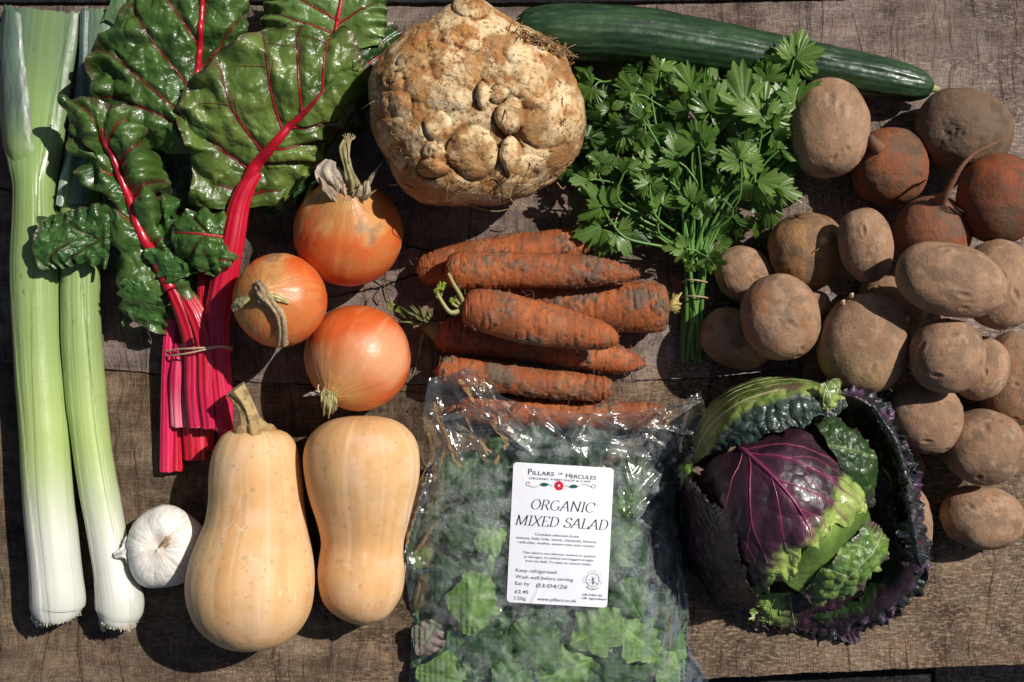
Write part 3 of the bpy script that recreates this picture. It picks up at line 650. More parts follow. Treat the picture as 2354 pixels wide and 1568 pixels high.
# ================================================================= CELERIAC
M_CEL = vmat('celeriac_skin', .74, .25, bumps=[(16, 3.6), (5, 2.6), (2., 1.2)], tints=[(30, .25), (8, .32), (2.3, .28)], dark=(9, .55, (.30, .125, .04)))
D = usphere(300, 420); D = np.stack([D[..., 0], D[..., 2], -D[..., 1]], -1)    # poles at front/back, off the visible top
ang = np.arctan2(D[..., 1], D[..., 0])
out = np.array([(1352, 285), (1345, 235), (1318, 180), (1285, 130), (1240, 98), (1195, 72), (1150, 42), (1110, 18), (1070, 14), (1030, 38), (985, 68), (925, 105), (880, 150), (850, 185), (843, 235), (848, 290), (868, 335), (900, 372), (925, 425), (965, 462), (1020, 478), (1080, 484), (1130, 482), (1180, 460), (1235, 425), (1290, 385), (1335, 340)], float)
oa = np.arctan2(-(out[:, 1] - 250), out[:, 0] - 1097); orr = np.hypot(out[:, 0] - 1097, out[:, 1] - 250); ii = np.argsort(oa); oa, orr = oa[ii], orr[ii]
rad = np.interp(ang, np.concatenate([oa - 2 * np.pi, oa, oa + 2 * np.pi]), np.tile(orr, 3)) * .985
sup = (np.abs(D) ** 2.6).sum(-1) ** (-1 / 2.6); hz = np.hypot(D[..., 0], D[..., 1]) * sup; hz = hz / hz.max()
V = np.stack([np.cos(ang) * hz * rad, np.sin(ang) * hz * rad, D[..., 2] * sup * 190], -1)
V = V + norm(V) * (9 * fbm(D, .55, 3, 3) + 6 * fbm(D, .18, 2, 4))[..., None]
low = ss(-.1, -.9, D[..., 2]); V[..., :2] *= (1 - .34 * low)[..., None]
o = np.array(P(1097, 250, 185)); w = V + o; qx, qy = pix(w)
knobs = [(1037, 90, 30, 18, 7), (950, 148, 33, 30, 9), (1047, 157, 58, 40, 8), (960, 205, 30, 34, 7), (1190, 120, 42, 26, 9), (905, 180, 26, 30, 7), (1060, 225, 30, 26, 6), (1225, 225, 36, 24, 8), (1109, 220, 16, 32, 20), (1146, 216, 20, 19, 15), (1172, 268, 31, 38, 19), (1262, 290, 66, 46, 15), (1003, 292, 35, 32, 10), (1085, 352, 58, 62, 16), (1174, 358, 27, 46, 22), (994, 388, 34, 27, 26), (1000, 346, 27, 22, 10), (1013, 220, 42, 40, 8), (902, 240, 42, 30, 8), (1245, 172, 64, 36, 8), (905, 303, 44, 36, 5), (1136, 105, 28, 30, 4), (1282, 232, 44, 40, 6), (1060, 30, 24, 15, 9), (1095, 28, 26, 15, 12), (1315, 290, 34, 44, 5), (1220, 380, 36, 26, 6)]
h = np.zeros(qx.shape); cre = np.zeros(qx.shape); ind = np.full(qx.shape, -1)
wob = 11 * fbm(np.stack([qx, qy], -1), 44, 4, 7)
for k, (kx, ky, ra, rb, hh) in enumerate(knobs):
    d = np.sqrt(((qx - kx + wob) / ra) ** 2 + ((qy - ky - wob) / rb) ** 2); dome = np.clip(1 - d ** 3, 0, 1) ** .7 * hh * (.85 if hh > 15 else .55)
    up = (D[..., 2] > -.1); better = up & (dome > h); h = np.where(better, dome, h); ind = np.where(up & (d < 1), k, ind)
    cre = np.maximum(cre, up * np.exp(-((d - 1.06) / .09) ** 2) * min(1, hh / 12) ** 2 * (d > .9) * (.5 + .5 * ss(-.2, .3, fbm(np.stack([qx, qy], -1), 30, 3, 90 + k))))
cre = cre * (ind < 0); f1, f2 = voro(np.stack([qx + 2 * wob, qy - 2 * wob], -1), 62, 5); cr2 = ss(.05, .0, f2 - f1) * (ind < 0) * (D[..., 2] > 0) * ss(.0, .35, fbm(np.stack([qx, qy], -1), 90, 3, 15))
QQ = np.stack([qx, qy], -1); cr3 = np.maximum(ss(.045, 0, np.abs(fbm(QQ, 70, 4, 81))) * ss(-.1, .2, fbm(QQ, 60, 2, 82)), ss(.05, 0, np.abs(fbm(QQ, 34, 3, 83))) * ss(.1, .3, fbm(QQ, 50, 2, 84))) * (D[..., 2] > 0)
V = V + np.array([0, 0, 1.]) * (h - 8 * cre - 3 * cr2 - 5 * cr3 + 9 * fbm(np.stack([qx, qy], -1), 46, 5, 71) + 14 * fbm(np.stack([qx, qy], -1), 150, 2, 72))[..., None] * ss(-.1, .3, D[..., 2])[..., None] + norm(V) * (h * .25)[..., None]
f3, f4 = voro(D, .16, 19); V = V - norm(V) * (5 * ss(.1, 0, f4 - f3) * ss(.25, -.1, D[..., 2]))[..., None]
rb_ = np.abs(fbm(D * np.array([1, 1, 2.2]), .35, 4, 50)); V = V - norm(V) * (10 * ss(.14, .0, rb_) * ss(.45, -.1, D[..., 2]))[..., None]
# sparse crown at the top end of the photo
V = V + (np.array([0, 1., 0]) * 26 * np.exp(-((qx - 1075) / 44) ** 2)[..., None] * ss(.75, .98, D[..., 1])[..., None])
cream = np.array((.72, .53, .29)); tan = np.array((.44, .24, .09)); brn = np.array((.20, .105, .045))
f = fbm(V, 60, 5, 31); g = fbm(V, 26, 5, 32); g3 = fbm(V, 11, 4, 35); col = mixc(cream, tan, ss(-.16, .22, f + .6 * g + .3 * g3)); col = mixc(col, (.46, .17, .045), ss(.05, .34, g + .4 * g3) * .6)
col = mixc(col, (.76, .64, .42), ss(.1, .4, -g) * ss(-.3, .3, -f) * .6)
for k, (kx, ky, ra, rb, hh) in enumerate(knobs):
    if hh >= 3:
        d = np.sqrt(((qx - kx + wob) / ra) ** 2 + ((qy - ky - wob) / rb) ** 2); m_ = (ind == k)
        col = np.where(m_[..., None], mixc(col, (.50, .31, .15) if k % 2 else (.74, .56, .33), .38 * ss(1., .3, d)), col); col = mixc(col, (.40, .19, .07), m_ * np.exp(-((d - .85) / .12) ** 2) * .45 * ss(-.3, .2, g))
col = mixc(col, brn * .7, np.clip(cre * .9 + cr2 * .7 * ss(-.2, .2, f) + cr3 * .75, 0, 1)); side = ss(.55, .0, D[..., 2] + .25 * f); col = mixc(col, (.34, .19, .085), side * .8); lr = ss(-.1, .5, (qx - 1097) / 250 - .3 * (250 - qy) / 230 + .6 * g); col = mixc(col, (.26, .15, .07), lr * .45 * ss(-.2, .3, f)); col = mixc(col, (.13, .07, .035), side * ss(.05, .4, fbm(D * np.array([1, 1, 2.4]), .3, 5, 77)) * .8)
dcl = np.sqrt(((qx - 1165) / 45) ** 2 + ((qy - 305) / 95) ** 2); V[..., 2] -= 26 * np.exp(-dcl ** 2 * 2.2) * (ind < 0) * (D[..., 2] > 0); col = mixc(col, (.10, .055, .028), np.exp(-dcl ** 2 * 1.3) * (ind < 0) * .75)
V[..., 2] -= V[..., 2].min() + o[2] - 0; w = V + o; register(w)
ce = thing('celeriac', 'big knobbly cream and brown celeriac root at the top centre', 'celeriac', 1095, 250)
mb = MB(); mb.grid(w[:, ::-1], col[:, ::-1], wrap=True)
def surf_z(px_, py_):
    d = (qx - px_) ** 2 + (qy - py_) ** 2 + 1e9 * (D[..., 2] < -.05); i = np.unravel_index(np.argmin(d), d.shape); return float(w[i][2])
rs = np.random.RandomState(8)
def hair(x, y, pts, r=1.6, c=(.36, .22, .11)):
    z0 = surf_z(x, y); strand(mb, [(x, y, z0 - 3)] + [(x + dx, y + dy, max(3, z0 + dz)) for dx, dy, dz in pts], r, .6, c)
for k in range(46):      # tuft at the upper right shoulder
    t_ = k / 45; x, y = 1195 + 110 * t_ + rs.uniform(-8, 8), 78 + 55 * t_ ** 1.2 + rs.uniform(-8, 10); hair(x, y + 8, [(rs.uniform(-10, 16), rs.uniform(-22, -4), 10), (rs.uniform(-16, 34), rs.uniform(-36, 4), 4), (rs.uniform(-10, 46), rs.uniform(-24, 12), -8)], 1.8, (.27, .16, .075))
for x, y, pts in ((1172, 395, [(4, 26, 10), (-2, 55, -6), (14, 80, -30), (12, 92, -50)]), (1180, 400, [(-20, 20, 12), (-34, 48, -8), (-30, 66, -30)]), (1188, 420, [(20, -2, 4), (34, -6, 2)]), (1032, 420, [(-4, 16, -4), (-6, 34, -30), (-2, 44, -50)]), (1075, 470, [(30, 10, -10), (66, 16, -14), (96, 10, -40)]), (940, 400, [(-24, 22, -40), (-44, 26, -70), (-46, 22, -80)]), (870, 230, [(-20, 8, -10), (-40, 22, -30)]), (880, 110, [(-8, -16, 6), (-22, -26, -4)]), (898, 120, [(-6, -20, 8), (-18, -36, 0)]), (1215, 370, [(8, 20, -4), (0, 44, -20)]), (1280, 420, [(12, 14, -20), (20, 8, -30)]), (1180, 80, [(10, -16, 14), (22, -30, 16)]), (1168, 75, [(8, -22, 10), (26, -34, 12)]), (1160, 250, [(6, 20, 14), (-4, 40, 10)]), (1075, 10, [(-4, -12, 0), (4, -24, -6)])): hair(x, y, pts, 2.0)
for k in range(60):
    an = rs.uniform(0, 6.28); x, y = 1095 + 200 * math.cos(an), 250 + 180 * math.sin(an); hair(x, y, [(rs.uniform(-10, 10), rs.uniform(-10, 10), 6), (rs.uniform(-22, 22), rs.uniform(-20, 20), -4)], .9, (.33, .2, .1))
mb.build('root_ball', M_CEL, ce)

# ================================================================= LEEKS
M_LEEK = vmat('leek_skin', .33, .45, bumps=[(20, .6), (3, .15)], tints=[(40, .05)], sss=.15, sssr=(.8, 1, .6), coat=.08)
M_LEAF_PALE = vmat('leek_leaf', .42, .45, bumps=[(14, .7), (3, .2)], tints=[(30, .08)], transl=.12, coat=.05)
def leekcol(u, s, y, x01, bluish):
    """y photo row: white root end to green top; lengthwise streaks s"""
    c = mixc((.70, .70, .62), (.42, .54, .19), ss(1290, 1010, y + 40 * s)); c = mixc(c, (.31, .42, .15), ss(1000, 740, y)); c = mixc(c, (.25, .36, .12), ss(700, 480, y))
    c = mixc(c, (.23, .34, .115), ss(420, 300, y)); c = mixc(c, (.155, .23, .10), ss(300, 60, y)); c = mixc(c, (.095, .145, .115), ss(430, 200, y) * bluish)
    return c * (1 + (.045 + .05 * ss(1100, 600, y))[..., None] * s[..., None])
def leek(st, label, seed, sl, jag=14, n=300):
    a_ = np.array(st, float); t_ = np.linspace(0, 1, n); a_ = a_[::-1]     # from top to root
    rr = (a_[:, 2] - a_[:, 1]) / 2 * .975; c = cr(PA(np.stack([(a_[:, 1] + a_[:, 2]) / 2, a_[:, 0], a_[:, 3]], -1)), t_); rx = cr(rr[:, None], t_)[:, 0]; rz = cr(a_[:, 4:5], t_)[:, 0]
    m = 150; th = np.linspace(0, 2 * np.pi, m, endpoint=False)
    V = sweep(c, rx, m, rz=rz); qy = pix(V)[1]; w = np.stack([np.cos(th)[None] + 0 * V[..., 0], np.sin(th)[None] + 0 * V[..., 0], np.linspace(0, .35, n)[:, None] + 0 * V[..., 0]], -1)
    s = fbm(w, .07, 3, seed) * 1.2 + fbm(w, .22, 2, seed + 4) * .6; V = V + norm(V - c[:, None]) * ((.35 + .5 * ss(1100, 700, qy)) * s + 2 * fbm(V, 90, 2, seed))[..., None]
    x01 = (V[..., 0] - c[:, None, 0]) / rx[:, None]
    blu = np.maximum(ss(-.05, -.6, x01 + .3 * s), .55 * ss(.35, .95, x01 + .3 * s)); col = leekcol(t_, s, qy, x01, blu * .9)
    for kk, (b0, b1, ph_) in enumerate(((.35, .45, 0.), (-.55, .3, 2.), (.75, .2, 4.))):
        bd = b0 + b1 * np.sin(qy / 420. + ph_ + seed); st_ = ss(-.012, .012, x01 - bd) * (V[..., 2] > 30); V = V + norm(V - c[:, None]) * (1.6 * st_ * (1 if kk != 1 else -1))[..., None]; col = col * (1 - .07 * st_ - .22 * np.exp(-((x01 - bd) / .012) ** 2) * (V[..., 2] > 30))[..., None]
    col = col * (1 + .16 * ss(500, 250, qy))[..., None]; f_ = fbm(V, 7, 3, seed + 70); col = mixc(col, (.14, .10, .05), ss(.40, .48, f_) * ss(.25, .4, fbm(V, 70, 2, seed + 71)) * .7 * ss(1000, 800, qy))
    # ragged cut top
    j = jag * fbm(np.stack([th * 8, th * 0], -1), 3, 3, seed + 6); V[:14, :, 1] += (j[None] * np.linspace(1, 0, 14)[:, None])
    V[-40:, :, 1] += (sl * rx[-40:, None] * x01[-40:] * np.linspace(0, 1, 40)[:, None]); V[..., 2] -= min(0, V[..., 2].min()); register(V)
    ob = thing('leek', label, 'leek', float(a_[:, 1:3].mean()), float(a_[:, 0].mean()), 0, 'two leeks on the left')
    mb = MB(); mb.grid(V[:, ::-1], col[:, ::-1], wrap=True)
    # inner layers seen in the cut top
    for k in (1, 2):
        f = 1 - .28 * k; V2 = c[:26, None] + (V[:26] - c[:26, None]) * np.array([f, 1, f]); V2[..., 1] -= 6 * k; mb.grid(V2[:, ::-1], col[:26, ::-1] * np.array([.8, .95, .7]), wrap=True)
    mb.build('shaft', M_LEEK, ob); return ob, c, V[-1]
l1, c1_, r1_ = leek([(1405, 82, 182, 55, 47), (1400, 75, 189, 57, 53), (1388, 70, 193, 58, 57), (1368, 70, 194, 60, 59), (1300, 68, 184, 60, 58), (1200, 58, 173, 58, 57), (1100, 50, 164, 57, 56), (1000, 45, 157, 56, 55), (900, 38, 148, 55, 54), (800, 32, 140, 54, 53), (700, 27, 137, 54, 53), (600, 25, 136, 54, 53), (500, 30, 131, 52, 50), (430, 31, 128, 50, 46), (380, 20, 136, 48, 40), (320, 8, 146, 44, 32), (240, 2, 156, 40, 26), (160, 2, 168, 38, 23), (90, 4, 178, 36, 20), (28, 8, 186, 34, 18)], 'thicker leek lying along the left edge', 71, .16)
mb = MB()   # creased outer leaf, blue grey, folded along the left, and a leaf standing off at the left edge
ctrl = [[(4, 30, 40), (14, 22, 58), (32, 26, 64), (48, 32, 60)], [(-2, 120, 44), (10, 120, 64), (34, 120, 68), (54, 120, 62)], [(-2, 220, 44), (14, 220, 70), (42, 220, 76), (66, 220, 68)], [(6, 330, 52), (22, 330, 80), (50, 330, 86), (78, 330, 78)], [(26, 420, 68), (40, 425, 98), (66, 425, 102), (90, 425, 94)]]
V = patch(ctrl, 120, 30); s = fbm(V * np.array([1, .08, 1]), 5, 3, 4); V[..., 2] += .8 * s; qy = pix(V)[1]; col = mixc((.075, .115, .095), (.125, .185, .13), ss(-.4, .4, s)); col = mixc(col, (.24, .34, .11), ss(230, 400, qy)); V[..., 2] -= 26 * ss(330, 425, qy); mb.grid(V, col)
ctrl = [[(-40, 50, 20), (0, 52, 24), (8, 56, 26)], [(-40, 90, 20), (0, 92, 24), (10, 96, 26)], [(-40, 130, 20), (-4, 134, 20), (6, 134, 22)]]
V = patch(ctrl, 20, 20); mb.grid(V, np.tile(np.array([(.24, .36, .20)]), (400, 1)).reshape(20, 20, 3)); mb.build('outer_leaf', M_LEAF_PALE, l1)
l2, c2_, r2_ = leek([(1416, 230, 314, 48, 42), (1411, 225, 321, 50, 47), (1398, 221, 328, 52, 52), (1375, 219, 327, 53, 53), (1340, 217, 314, 52, 50), (1300, 214, 303, 50, 47), (1200, 197, 284, 46, 43), (1100, 178, 266, 46, 43), (1000, 163, 251, 46, 43), (900, 150, 241, 46, 44), (800, 143, 233, 47, 44), (700, 140, 229, 47, 44), (620, 140, 228, 47, 43), (500, 138, 226, 44, 38), (420, 140, 228, 38, 30), (300, 160, 245, 32, 22), (160, 178, 262, 28, 17), (80, 184, 272, 26, 14), (24, 190, 280, 24, 12)], 'thinner leek curving to the right, partly under the chard', 74, 0)
mb = MB()
def lstrip(ctrl, c1, c2, sd): 
    V = patch(ctrl, 90, 22); s = fbm(V * np.array([1, .08, 1]), 5, 3, sd); V[..., 2] += .8 * s; mb.grid(V, mixc(c1, c2, ss(-.4, .4, s)))
lstrip([[(184, 26, 46), (192, 24, 50), (204, 26, 46)], [(180, 200, 46), (188, 200, 54), (198, 200, 50)], [(172, 360, 66), (180, 360, 76), (190, 360, 66)]], (.09, .13, .125), (.13, .18, .16), 5)
lstrip([[(196, 18, 40), (230, 26, 48), (262, 34, 42)], [(194, 120, 42), (230, 120, 54), (268, 120, 46)], [(180, 300, 50), (215, 300, 62), (250, 300, 54)], [(150, 470, 76), (178, 470, 88), (200, 470, 80)]], (.13, .20, .14), (.19, .27, .16), 6)
lstrip([[(128, 470, 82), (136, 474, 86), (144, 474, 84)], [(140, 400, 70), (150, 400, 78), (160, 400, 72)], [(168, 320, 60), (176, 320, 70), (184, 320, 60)]], (.2, .28, .24), (.5, .6, .45), 7)
lstrip([[(232, 52, 56), (244, 46, 60), (262, 56, 56)], [(252, 10, 70), (268, 12, 76), (284, 22, 70)], [(270, -40, 80), (286, -40, 86), (304, -40, 80)]], (.13, .22, .10), (.19, .30, .14), 8)
mb.build('outer_leaf', M_LEAF_PALE, l2)
for lk, cc_, ring, sd in ((l1, c1_, r1_, 1), (l2, c2_, r2_, 2)):
    mb = MB(); rs = np.random.RandomState(sd); ce_ = ring.mean(0); m_ = len(ring)
    disc = np.stack([ce_ + (ring - ce_) * f + np.array([0, -1.5 * (1 - f), 0]) for f in (1., .8, .55, .3, .02)]); mb.grid(disc, mixc((.55, .47, .33), (.34, .27, .17), ss(-.3, .3, fbm(disc, 14, 3, 5))), wrap=True)
    for k in range(420):
        f = rs.rand() ** .35; p = ce_ + (ring[rs.randint(m_)] - ce_) * f; L = rs.uniform(4, 12) * (1.4 if rs.rand() < .1 else 1); d = np.array([rs.uniform(-6, 6), -L, rs.uniform(-5, 5)])
        mb.tube(np.array([p + [0, 5, 0], p + d * .5 + rs.randn(3), p + d]), [2.6, 2.2, 1.1], tuple(np.array((.66, .59, .44)) * rs.uniform(.5, 1.1)), n=5, k=5)
    px_, py_ = pix(ring[None]); xl_, xr_, yb_ = px_.min(), px_.max(), py_.max()
    for x in ((xl_ + 2, xl_ + 14) if sd == 1 else (xl_ + 8, xr_ - 22)): husk_strip(mb, [(x, yb_ - 36, 60), (x - 5, yb_ - 12, 70), (x + 2, yb_ + 12, 56)], [4, 8, 4], 40 + int(x), (.72, .68, .58))
    mb.build('root_plate', M_HUSK, lk)

# ================================================================= CARROTS
M_CAR = vmat('carrot_skin', .64, .35, bumps=[(10, 2.0), (4, 1.3), (2, .7)], tints=[(30, .2), (5, .2), (2.2, .25)], dark=(5, .64, (.09, .055, .035)))
def carrot(st, label, seed, low=False, tilt=0., dirt=.5):
    """st: (x, y, r) from one end to the other"""
    a_ = np.array(st, float); n = 240; t_ = np.linspace(0, 1, n); m = 96
    z0 = np.full(len(a_), 60.) + tilt * np.linspace(-1, 1, len(a_))
    c = cr(PA(np.stack([a_[:, 0], a_[:, 1], z0], -1)), t_); r = np.maximum(cr(a_[:, 2:3], t_)[:, 0], .8) * .985
    V = sweep(c, r, m); nn = norm(V - c[:, None]); w = np.stack([V[..., 0] * 1., V[..., 1] * .3, V[..., 2] * .3], -1) + 500 * seed
    V = V + nn * (2.4 * fbm(V + seed * 77, 60, 3, seed) - 2.4 * ss(.18, .42, fbm(w * np.array([1.6, 1, 1]), 9, 3, seed + 1)))[..., None]
    Q = V + seed * 311.; f = fbm(Q * np.array([.75, 1, 1]), 46, 5, seed + 2); g = fbm(Q, 12, 3, seed + 3)
    col = mixc((.40, .105, .026), (.28, .072, .022), ss(-.3, .4, fbm(Q, 70, 3, seed + 9))); col = mixc(col, (.47, .20, .09), ss(.0, .5, fbm(w, 26, 3, seed + 4)) * .4)
    h_ = fbm(Q, 7, 3, seed + 13); ff = f + .45 * g + .35 * h_; dm = ss(.30 - .36 * dirt, .48 - .36 * dirt, ff); clod = ss(.62 - .40 * dirt, .70 - .40 * dirt, ff); V = V + nn * (dm * (1.2 + 1.2 * g) + clod * (2.2 + 2. * h_))[..., None]
    dc = mixc((.150, .098, .062), (.225, .135, .082), ss(-.3, .4, fbm(Q, 20, 3, seed + 21))); col = mixc(col, dc, dm * .62); col = mixc(col, (.125, .088, .060), clod * .9); col = mixc(col, (.20, .075, .032), ss(.05, .35, fbm(w * np.array([1, 2.5, 2.5]), 8, 4, seed + 33)) * .7 * (1 - clod)); col = mixc(col, (.12, .07, .04), ss(.22, .40, fbm(Q, 9, 3, seed + 55)) * .6)
    dz = -V[..., 2].min() if low else settle(V)
    for _ in range(1 if low else 2):
        V = V + np.array([0, 0, dz]); V[..., :2] *= 1 - dz / H; c = c + np.array([0, 0, dz]); c[:, :2] *= 1 - dz / H; dz = settle(V)
    register(V); ob = thing('carrot', label, 'carrot', float(a_[:, 0].mean()), float(a_[:, 1].mean()), float(V[..., 2].min()), 'muddy carrots in the middle')
    mb = MB(); mb.grid(V[:, ::-1], col[:, ::-1], wrap=True); rs = np.random.RandomState(seed)
    for k in range(26):
        i = rs.randint(10, n - 10); p = c[i]; an = rs.choice([rs.uniform(-.5, .2), rs.uniform(2.9, 3.6), rs.uniform(0, 3.1)]); j = int((an % 6.283) / 6.283 * m) % m; q = V[i, j]; d = norm(q - p)
        L = rs.uniform(6, 20); e1 = q + d * L * .5 + rs.randn(3) * 4; e2 = q + d * L * .5 + rs.randn(3) * 9 + np.array([0, 0, -3])
        mb.tube(np.array([q - d * 2, e1, e2]), [.9, .7, .4], (.16, .085, .045), n=4, k=8)
    mb.build('root', M_CAR, ob)
    return ob, c, V
k1, c, _ = carrot([(957, 628, 3), (960, 627, 18), (972, 624, 32), (1000, 617, 42), (1060, 605, 46), (1150, 588, 44), (1240, 574, 42), (1310, 562, 38), (1345, 556, 28), (1356, 554, 12), (1358, 553, 3)], 'backmost carrot, its right end hidden under a parsley leaf', 1, dirt=.45)
k4, c4, _ = carrot([(1150, 672, 2), (1175, 676, 16), (1230, 686, 32), (1300, 696, 44), (1380, 703, 54), (1460, 706, 59), (1510, 708, 57), (1528, 709, 46), (1535, 709, 26), (1536, 709, 6)], 'thick carrot with its cut green crown pointing right at the parsley stems', 4, dirt=.62)
k5, c5, _ = carrot([(1004, 763, 4), (1006, 763, 20), (1016, 766, 36), (1050, 772, 42), (1130, 782, 42), (1250, 799, 39), (1350, 815, 36), (1410, 825, 33), (1450, 832, 24), (1475, 837, 10), (1486, 839, 2)], 'shaded carrot under the middle one, with leafy green shoots at its left end', 5, dirt=.3)
k2, c, _ = carrot([(1025, 620, 4), (1028, 620, 24), (1040, 620, 38), (1080, 622, 45), (1160, 622, 42), (1260, 622, 39), (1340, 624, 35), (1410, 627, 26), (1450, 630, 14), (1468, 632, 5), (1471, 632, 1)], 'long carrot lying across the front of the backmost carrot', 2, dirt=.5)
k3, c3, _ = carrot([(1064, 704, 4), (1066, 704, 24), (1076, 706, 39), (1110, 713, 49), (1180, 730, 52), (1260, 747, 49), (1330, 762, 42), (1385, 773, 32), (1410, 779, 20), (1420, 781, 9), (1422, 781, 2)], 'muddiest carrot on top of the pile with a fresh sprout at its left', 3, dirt=.72)
k6, c, _ = carrot([(1004, 846, 3), (1006, 847, 16), (1018, 850, 28), (1060, 856, 34), (1150, 868, 34), (1250, 881, 33), (1340, 890, 32), (1385, 893, 28), (1404, 894, 18), (1409, 894, 6), (1410, 894, 1)], 'carrot just above the opening of the salad bag', 6, dirt=.6)
k7, c7, _ = carrot([(1050, 935, 3), (1054, 936, 16), (1070, 939, 28), (1120, 945, 34), (1220, 952, 36), (1330, 956, 36), (1430, 957, 34), (1490, 957, 32), (1520, 957, 24), (1530, 957, 12), (1532, 957, 2)], 'lowest carrot, seen through the clear top of the salad bag', 7, low=True, dirt=.4)

M_SPROUT = vmat('carrot_greens', .5, .4, tints=[(10, .2)], transl=.2)
def frond(mb, x, y, z, s, seed, col=(.30, .38, .05)):
    rs = np.random.RandomState(seed)
    for k in range(26):
        an = rs.uniform(0, 6.28); L = s * rs.uniform(.3, 1); x1, y1 = x + L * math.cos(an), y + L * math.sin(an)
        mb.tube(PA([(x, y, z - 2), ((x + x1) / 2, (y + y1) / 2, z + 5), (x1, y1, z + rs.uniform(-2, 8))]), [1.2, 1.6, 1.1], tuple(np.array(col) * rs.uniform(.6, 1.2)), n=5, k=5)
zt = float(c3[0][2]); mb = MB(); ST = (.42, .40, .17)
for pts, r in (([(1066, 700, zt + 6), (1056, 676, zt + 30), (1042, 652, zt + 44), (1030, 628, zt + 52)], 4.2), ([(1062, 712, zt), (1044, 718, zt + 24), (1030, 714, zt + 36), (1010, 684, zt + 40), (1004, 668, zt + 40)], 4.4), ([(1060, 716, zt), (1040, 722, zt + 14), (1026, 708, zt + 24), (1014, 690, zt + 26)], 3.4), ([(1066, 704, zt), (1052, 694, zt + 14), (1046, 680, zt + 22)], 4.5), ([(1066, 712, zt), (1046, 702, zt + 10), (1034, 692, zt + 14)], 3.5)): mb.tube(PA(pts), np.linspace(r * 1.3, r * .7, len(pts)), ST, n=8, k=20)
frond(mb, 1014, 658, zt + 42, 15, 3); frond(mb, 1010, 680, zt + 36, 10, 4); frond(mb, 1040, 692, zt + 22, 11, 5); frond(mb, 1003, 668, zt + 40, 9, 6)
mb.build('green_shoots', M_SPROUT, k3)
zt = float(c5[0][2]); mb = MB(); D2 = (.17, .19, .07)
mb.tube(PA([(1010, 766, zt), (996, 758, zt + 4), (984, 752, zt + 4), (970, 752, zt + 2)]), [22, 20, 17, 8], (.22, .2, .08), n=12, k=14)
rs = np.random.RandomState(9)
for k in range(26):
    x1, y1 = 905 + 75 * rs.rand(), 700 + 50 * rs.rand(); mb.tube(PA([(984 + rs.uniform(-6, 10), 752 + rs.uniform(-8, 8), zt + 6), ((984 + x1) / 2 + rs.uniform(-8, 8), (752 + y1) / 2 - 6, zt + 20 + 12 * rs.rand()), (x1, y1, zt + 6 + 20 * rs.rand())]), [3, 2.4, 1.4], tuple(np.array(D2) * rs.uniform(.6, 1.3)), n=6, k=12)
for k in range(7): mb.tube(PA([(990, 748, zt + 6), (966 + 5 * k, 722 - 4 * k, zt + 24), (984 + 8 * k, 690 - 3 * k, zt + 16)]), [4, 3, 1.6], tuple(np.array((.22, .15, .08)) * rs.uniform(.7, 1.2)), n=6, k=12)
for (x, y, s, q) in ((898, 706, 15, 1), (915, 714, 10, 2), (935, 728, 10, 3), (950, 740, 9, 4), (925, 720, 9, 7), (1000, 700, 8, 8)): frond(mb, x, y, zt + 24, s, 20 + q, (.24, .31, .05) if q < 3 else (.10, .15, .03))
mb.tube(PA([(975, 765, zt), (968, 785, zt - 6), (962, 820, 12), (955, 845, 6), (950, 858, 5)]), [4, 3, 2.6, 2, 1], (.26, .19, .1), n=6, k=18)
mb.build('leafy_crown', M_SPROUT, k5)
z4 = float(c4[-1][2]); mb = MB(); rs = np.random.RandomState(19)
for k in range(24):
    an = rs.uniform(-.9, .9); L = rs.uniform(16, 34); mb.tube(PA([(1532, 708 + 6 * an, z4 + 3), (1532 + L * .6, 702 + 14 * an, z4 + 14 * rs.rand() + 4), (1532 + L, 698 + 24 * an + rs.uniform(-6, 6), z4 + rs.uniform(-8, 14))]), [6, 4.2, 2.2], tuple(np.array((.36, .27, .10)) * rs.uniform(.5, 1.4)), n=6, k=8)
mb.build('cut_crown', M_STALK, k4)
mb = MB(); z7 = float(c7[-1][2])
mb.tube(PA([(1526, 956, z7), (1536, 954, z7 + 4), (1544, 953, z7 + 6)]), [14, 9, 5], (.2, .14, .07), n=10, k=10); mb.build('cut_crown', M_STALK, k7)
# loose fine roots lying between the onions and carrots
mb = MB(); rs = np.random.RandomState(4)
for pts in ([(880, 655, 4), (892, 672, 14), (896, 690, 10), (912, 706, 5), (925, 716, 4)], [(925, 650, 5), (928, 668, 12), (920, 690, 6), (914, 706, 4)], [(860, 640, 6), (885, 648, 16), (905, 664, 8)], [(846, 690, 4), (842, 706, 10), (846, 724, 4)], [(870, 700, 5), (866, 680, 12), (876, 660, 5)]): strand(mb, pts, 1.8, .9, (.20, .12, .08))
o = mb.build('loose_rootlets', M_HUSK); tag(o, 'a few thin brown rootlets lying on the wood between onions and carrots', 'rootlets')

# crumbs of dry soil scattered round the carrots and potatoes
mb = MB(); rs = np.random.RandomState(12); base_ = usphere(5, 6)
for k in range(420):
    x, y = (rs.uniform(930, 1620), rs.uniform(540, 980)) if k % 2 else (rs.uniform(1600, 2340), rs.uniform(220, 1420))
    if k % 5 == 0: x, y = rs.uniform(250, 2300), rs.uniform(60, 1530)
    w_ = np.array(P(x, y, 0)); z_ = float(top_at(w_[0:1], w_[1:2], 1)[0])
    if z_ > 0: continue
    r_ = rs.uniform(.8, 2.6) * (1.5 if rs.rand() < .06 else 1); v = base_ * r_ * rs.uniform(.6, 1.3, 3) + w_ + np.array([0, 0, r_ * .5 + 1]); mb.grid(v, np.array((.13, .085, .055)) * rs.uniform(.5, 1.5), wrap=True)
o = mb.build('soil_crumbs', M_HUSK); tag(o, 'tiny crumbs of dry brown soil scattered over the table boards', 'soil'); o['kind'] = 'stuff'
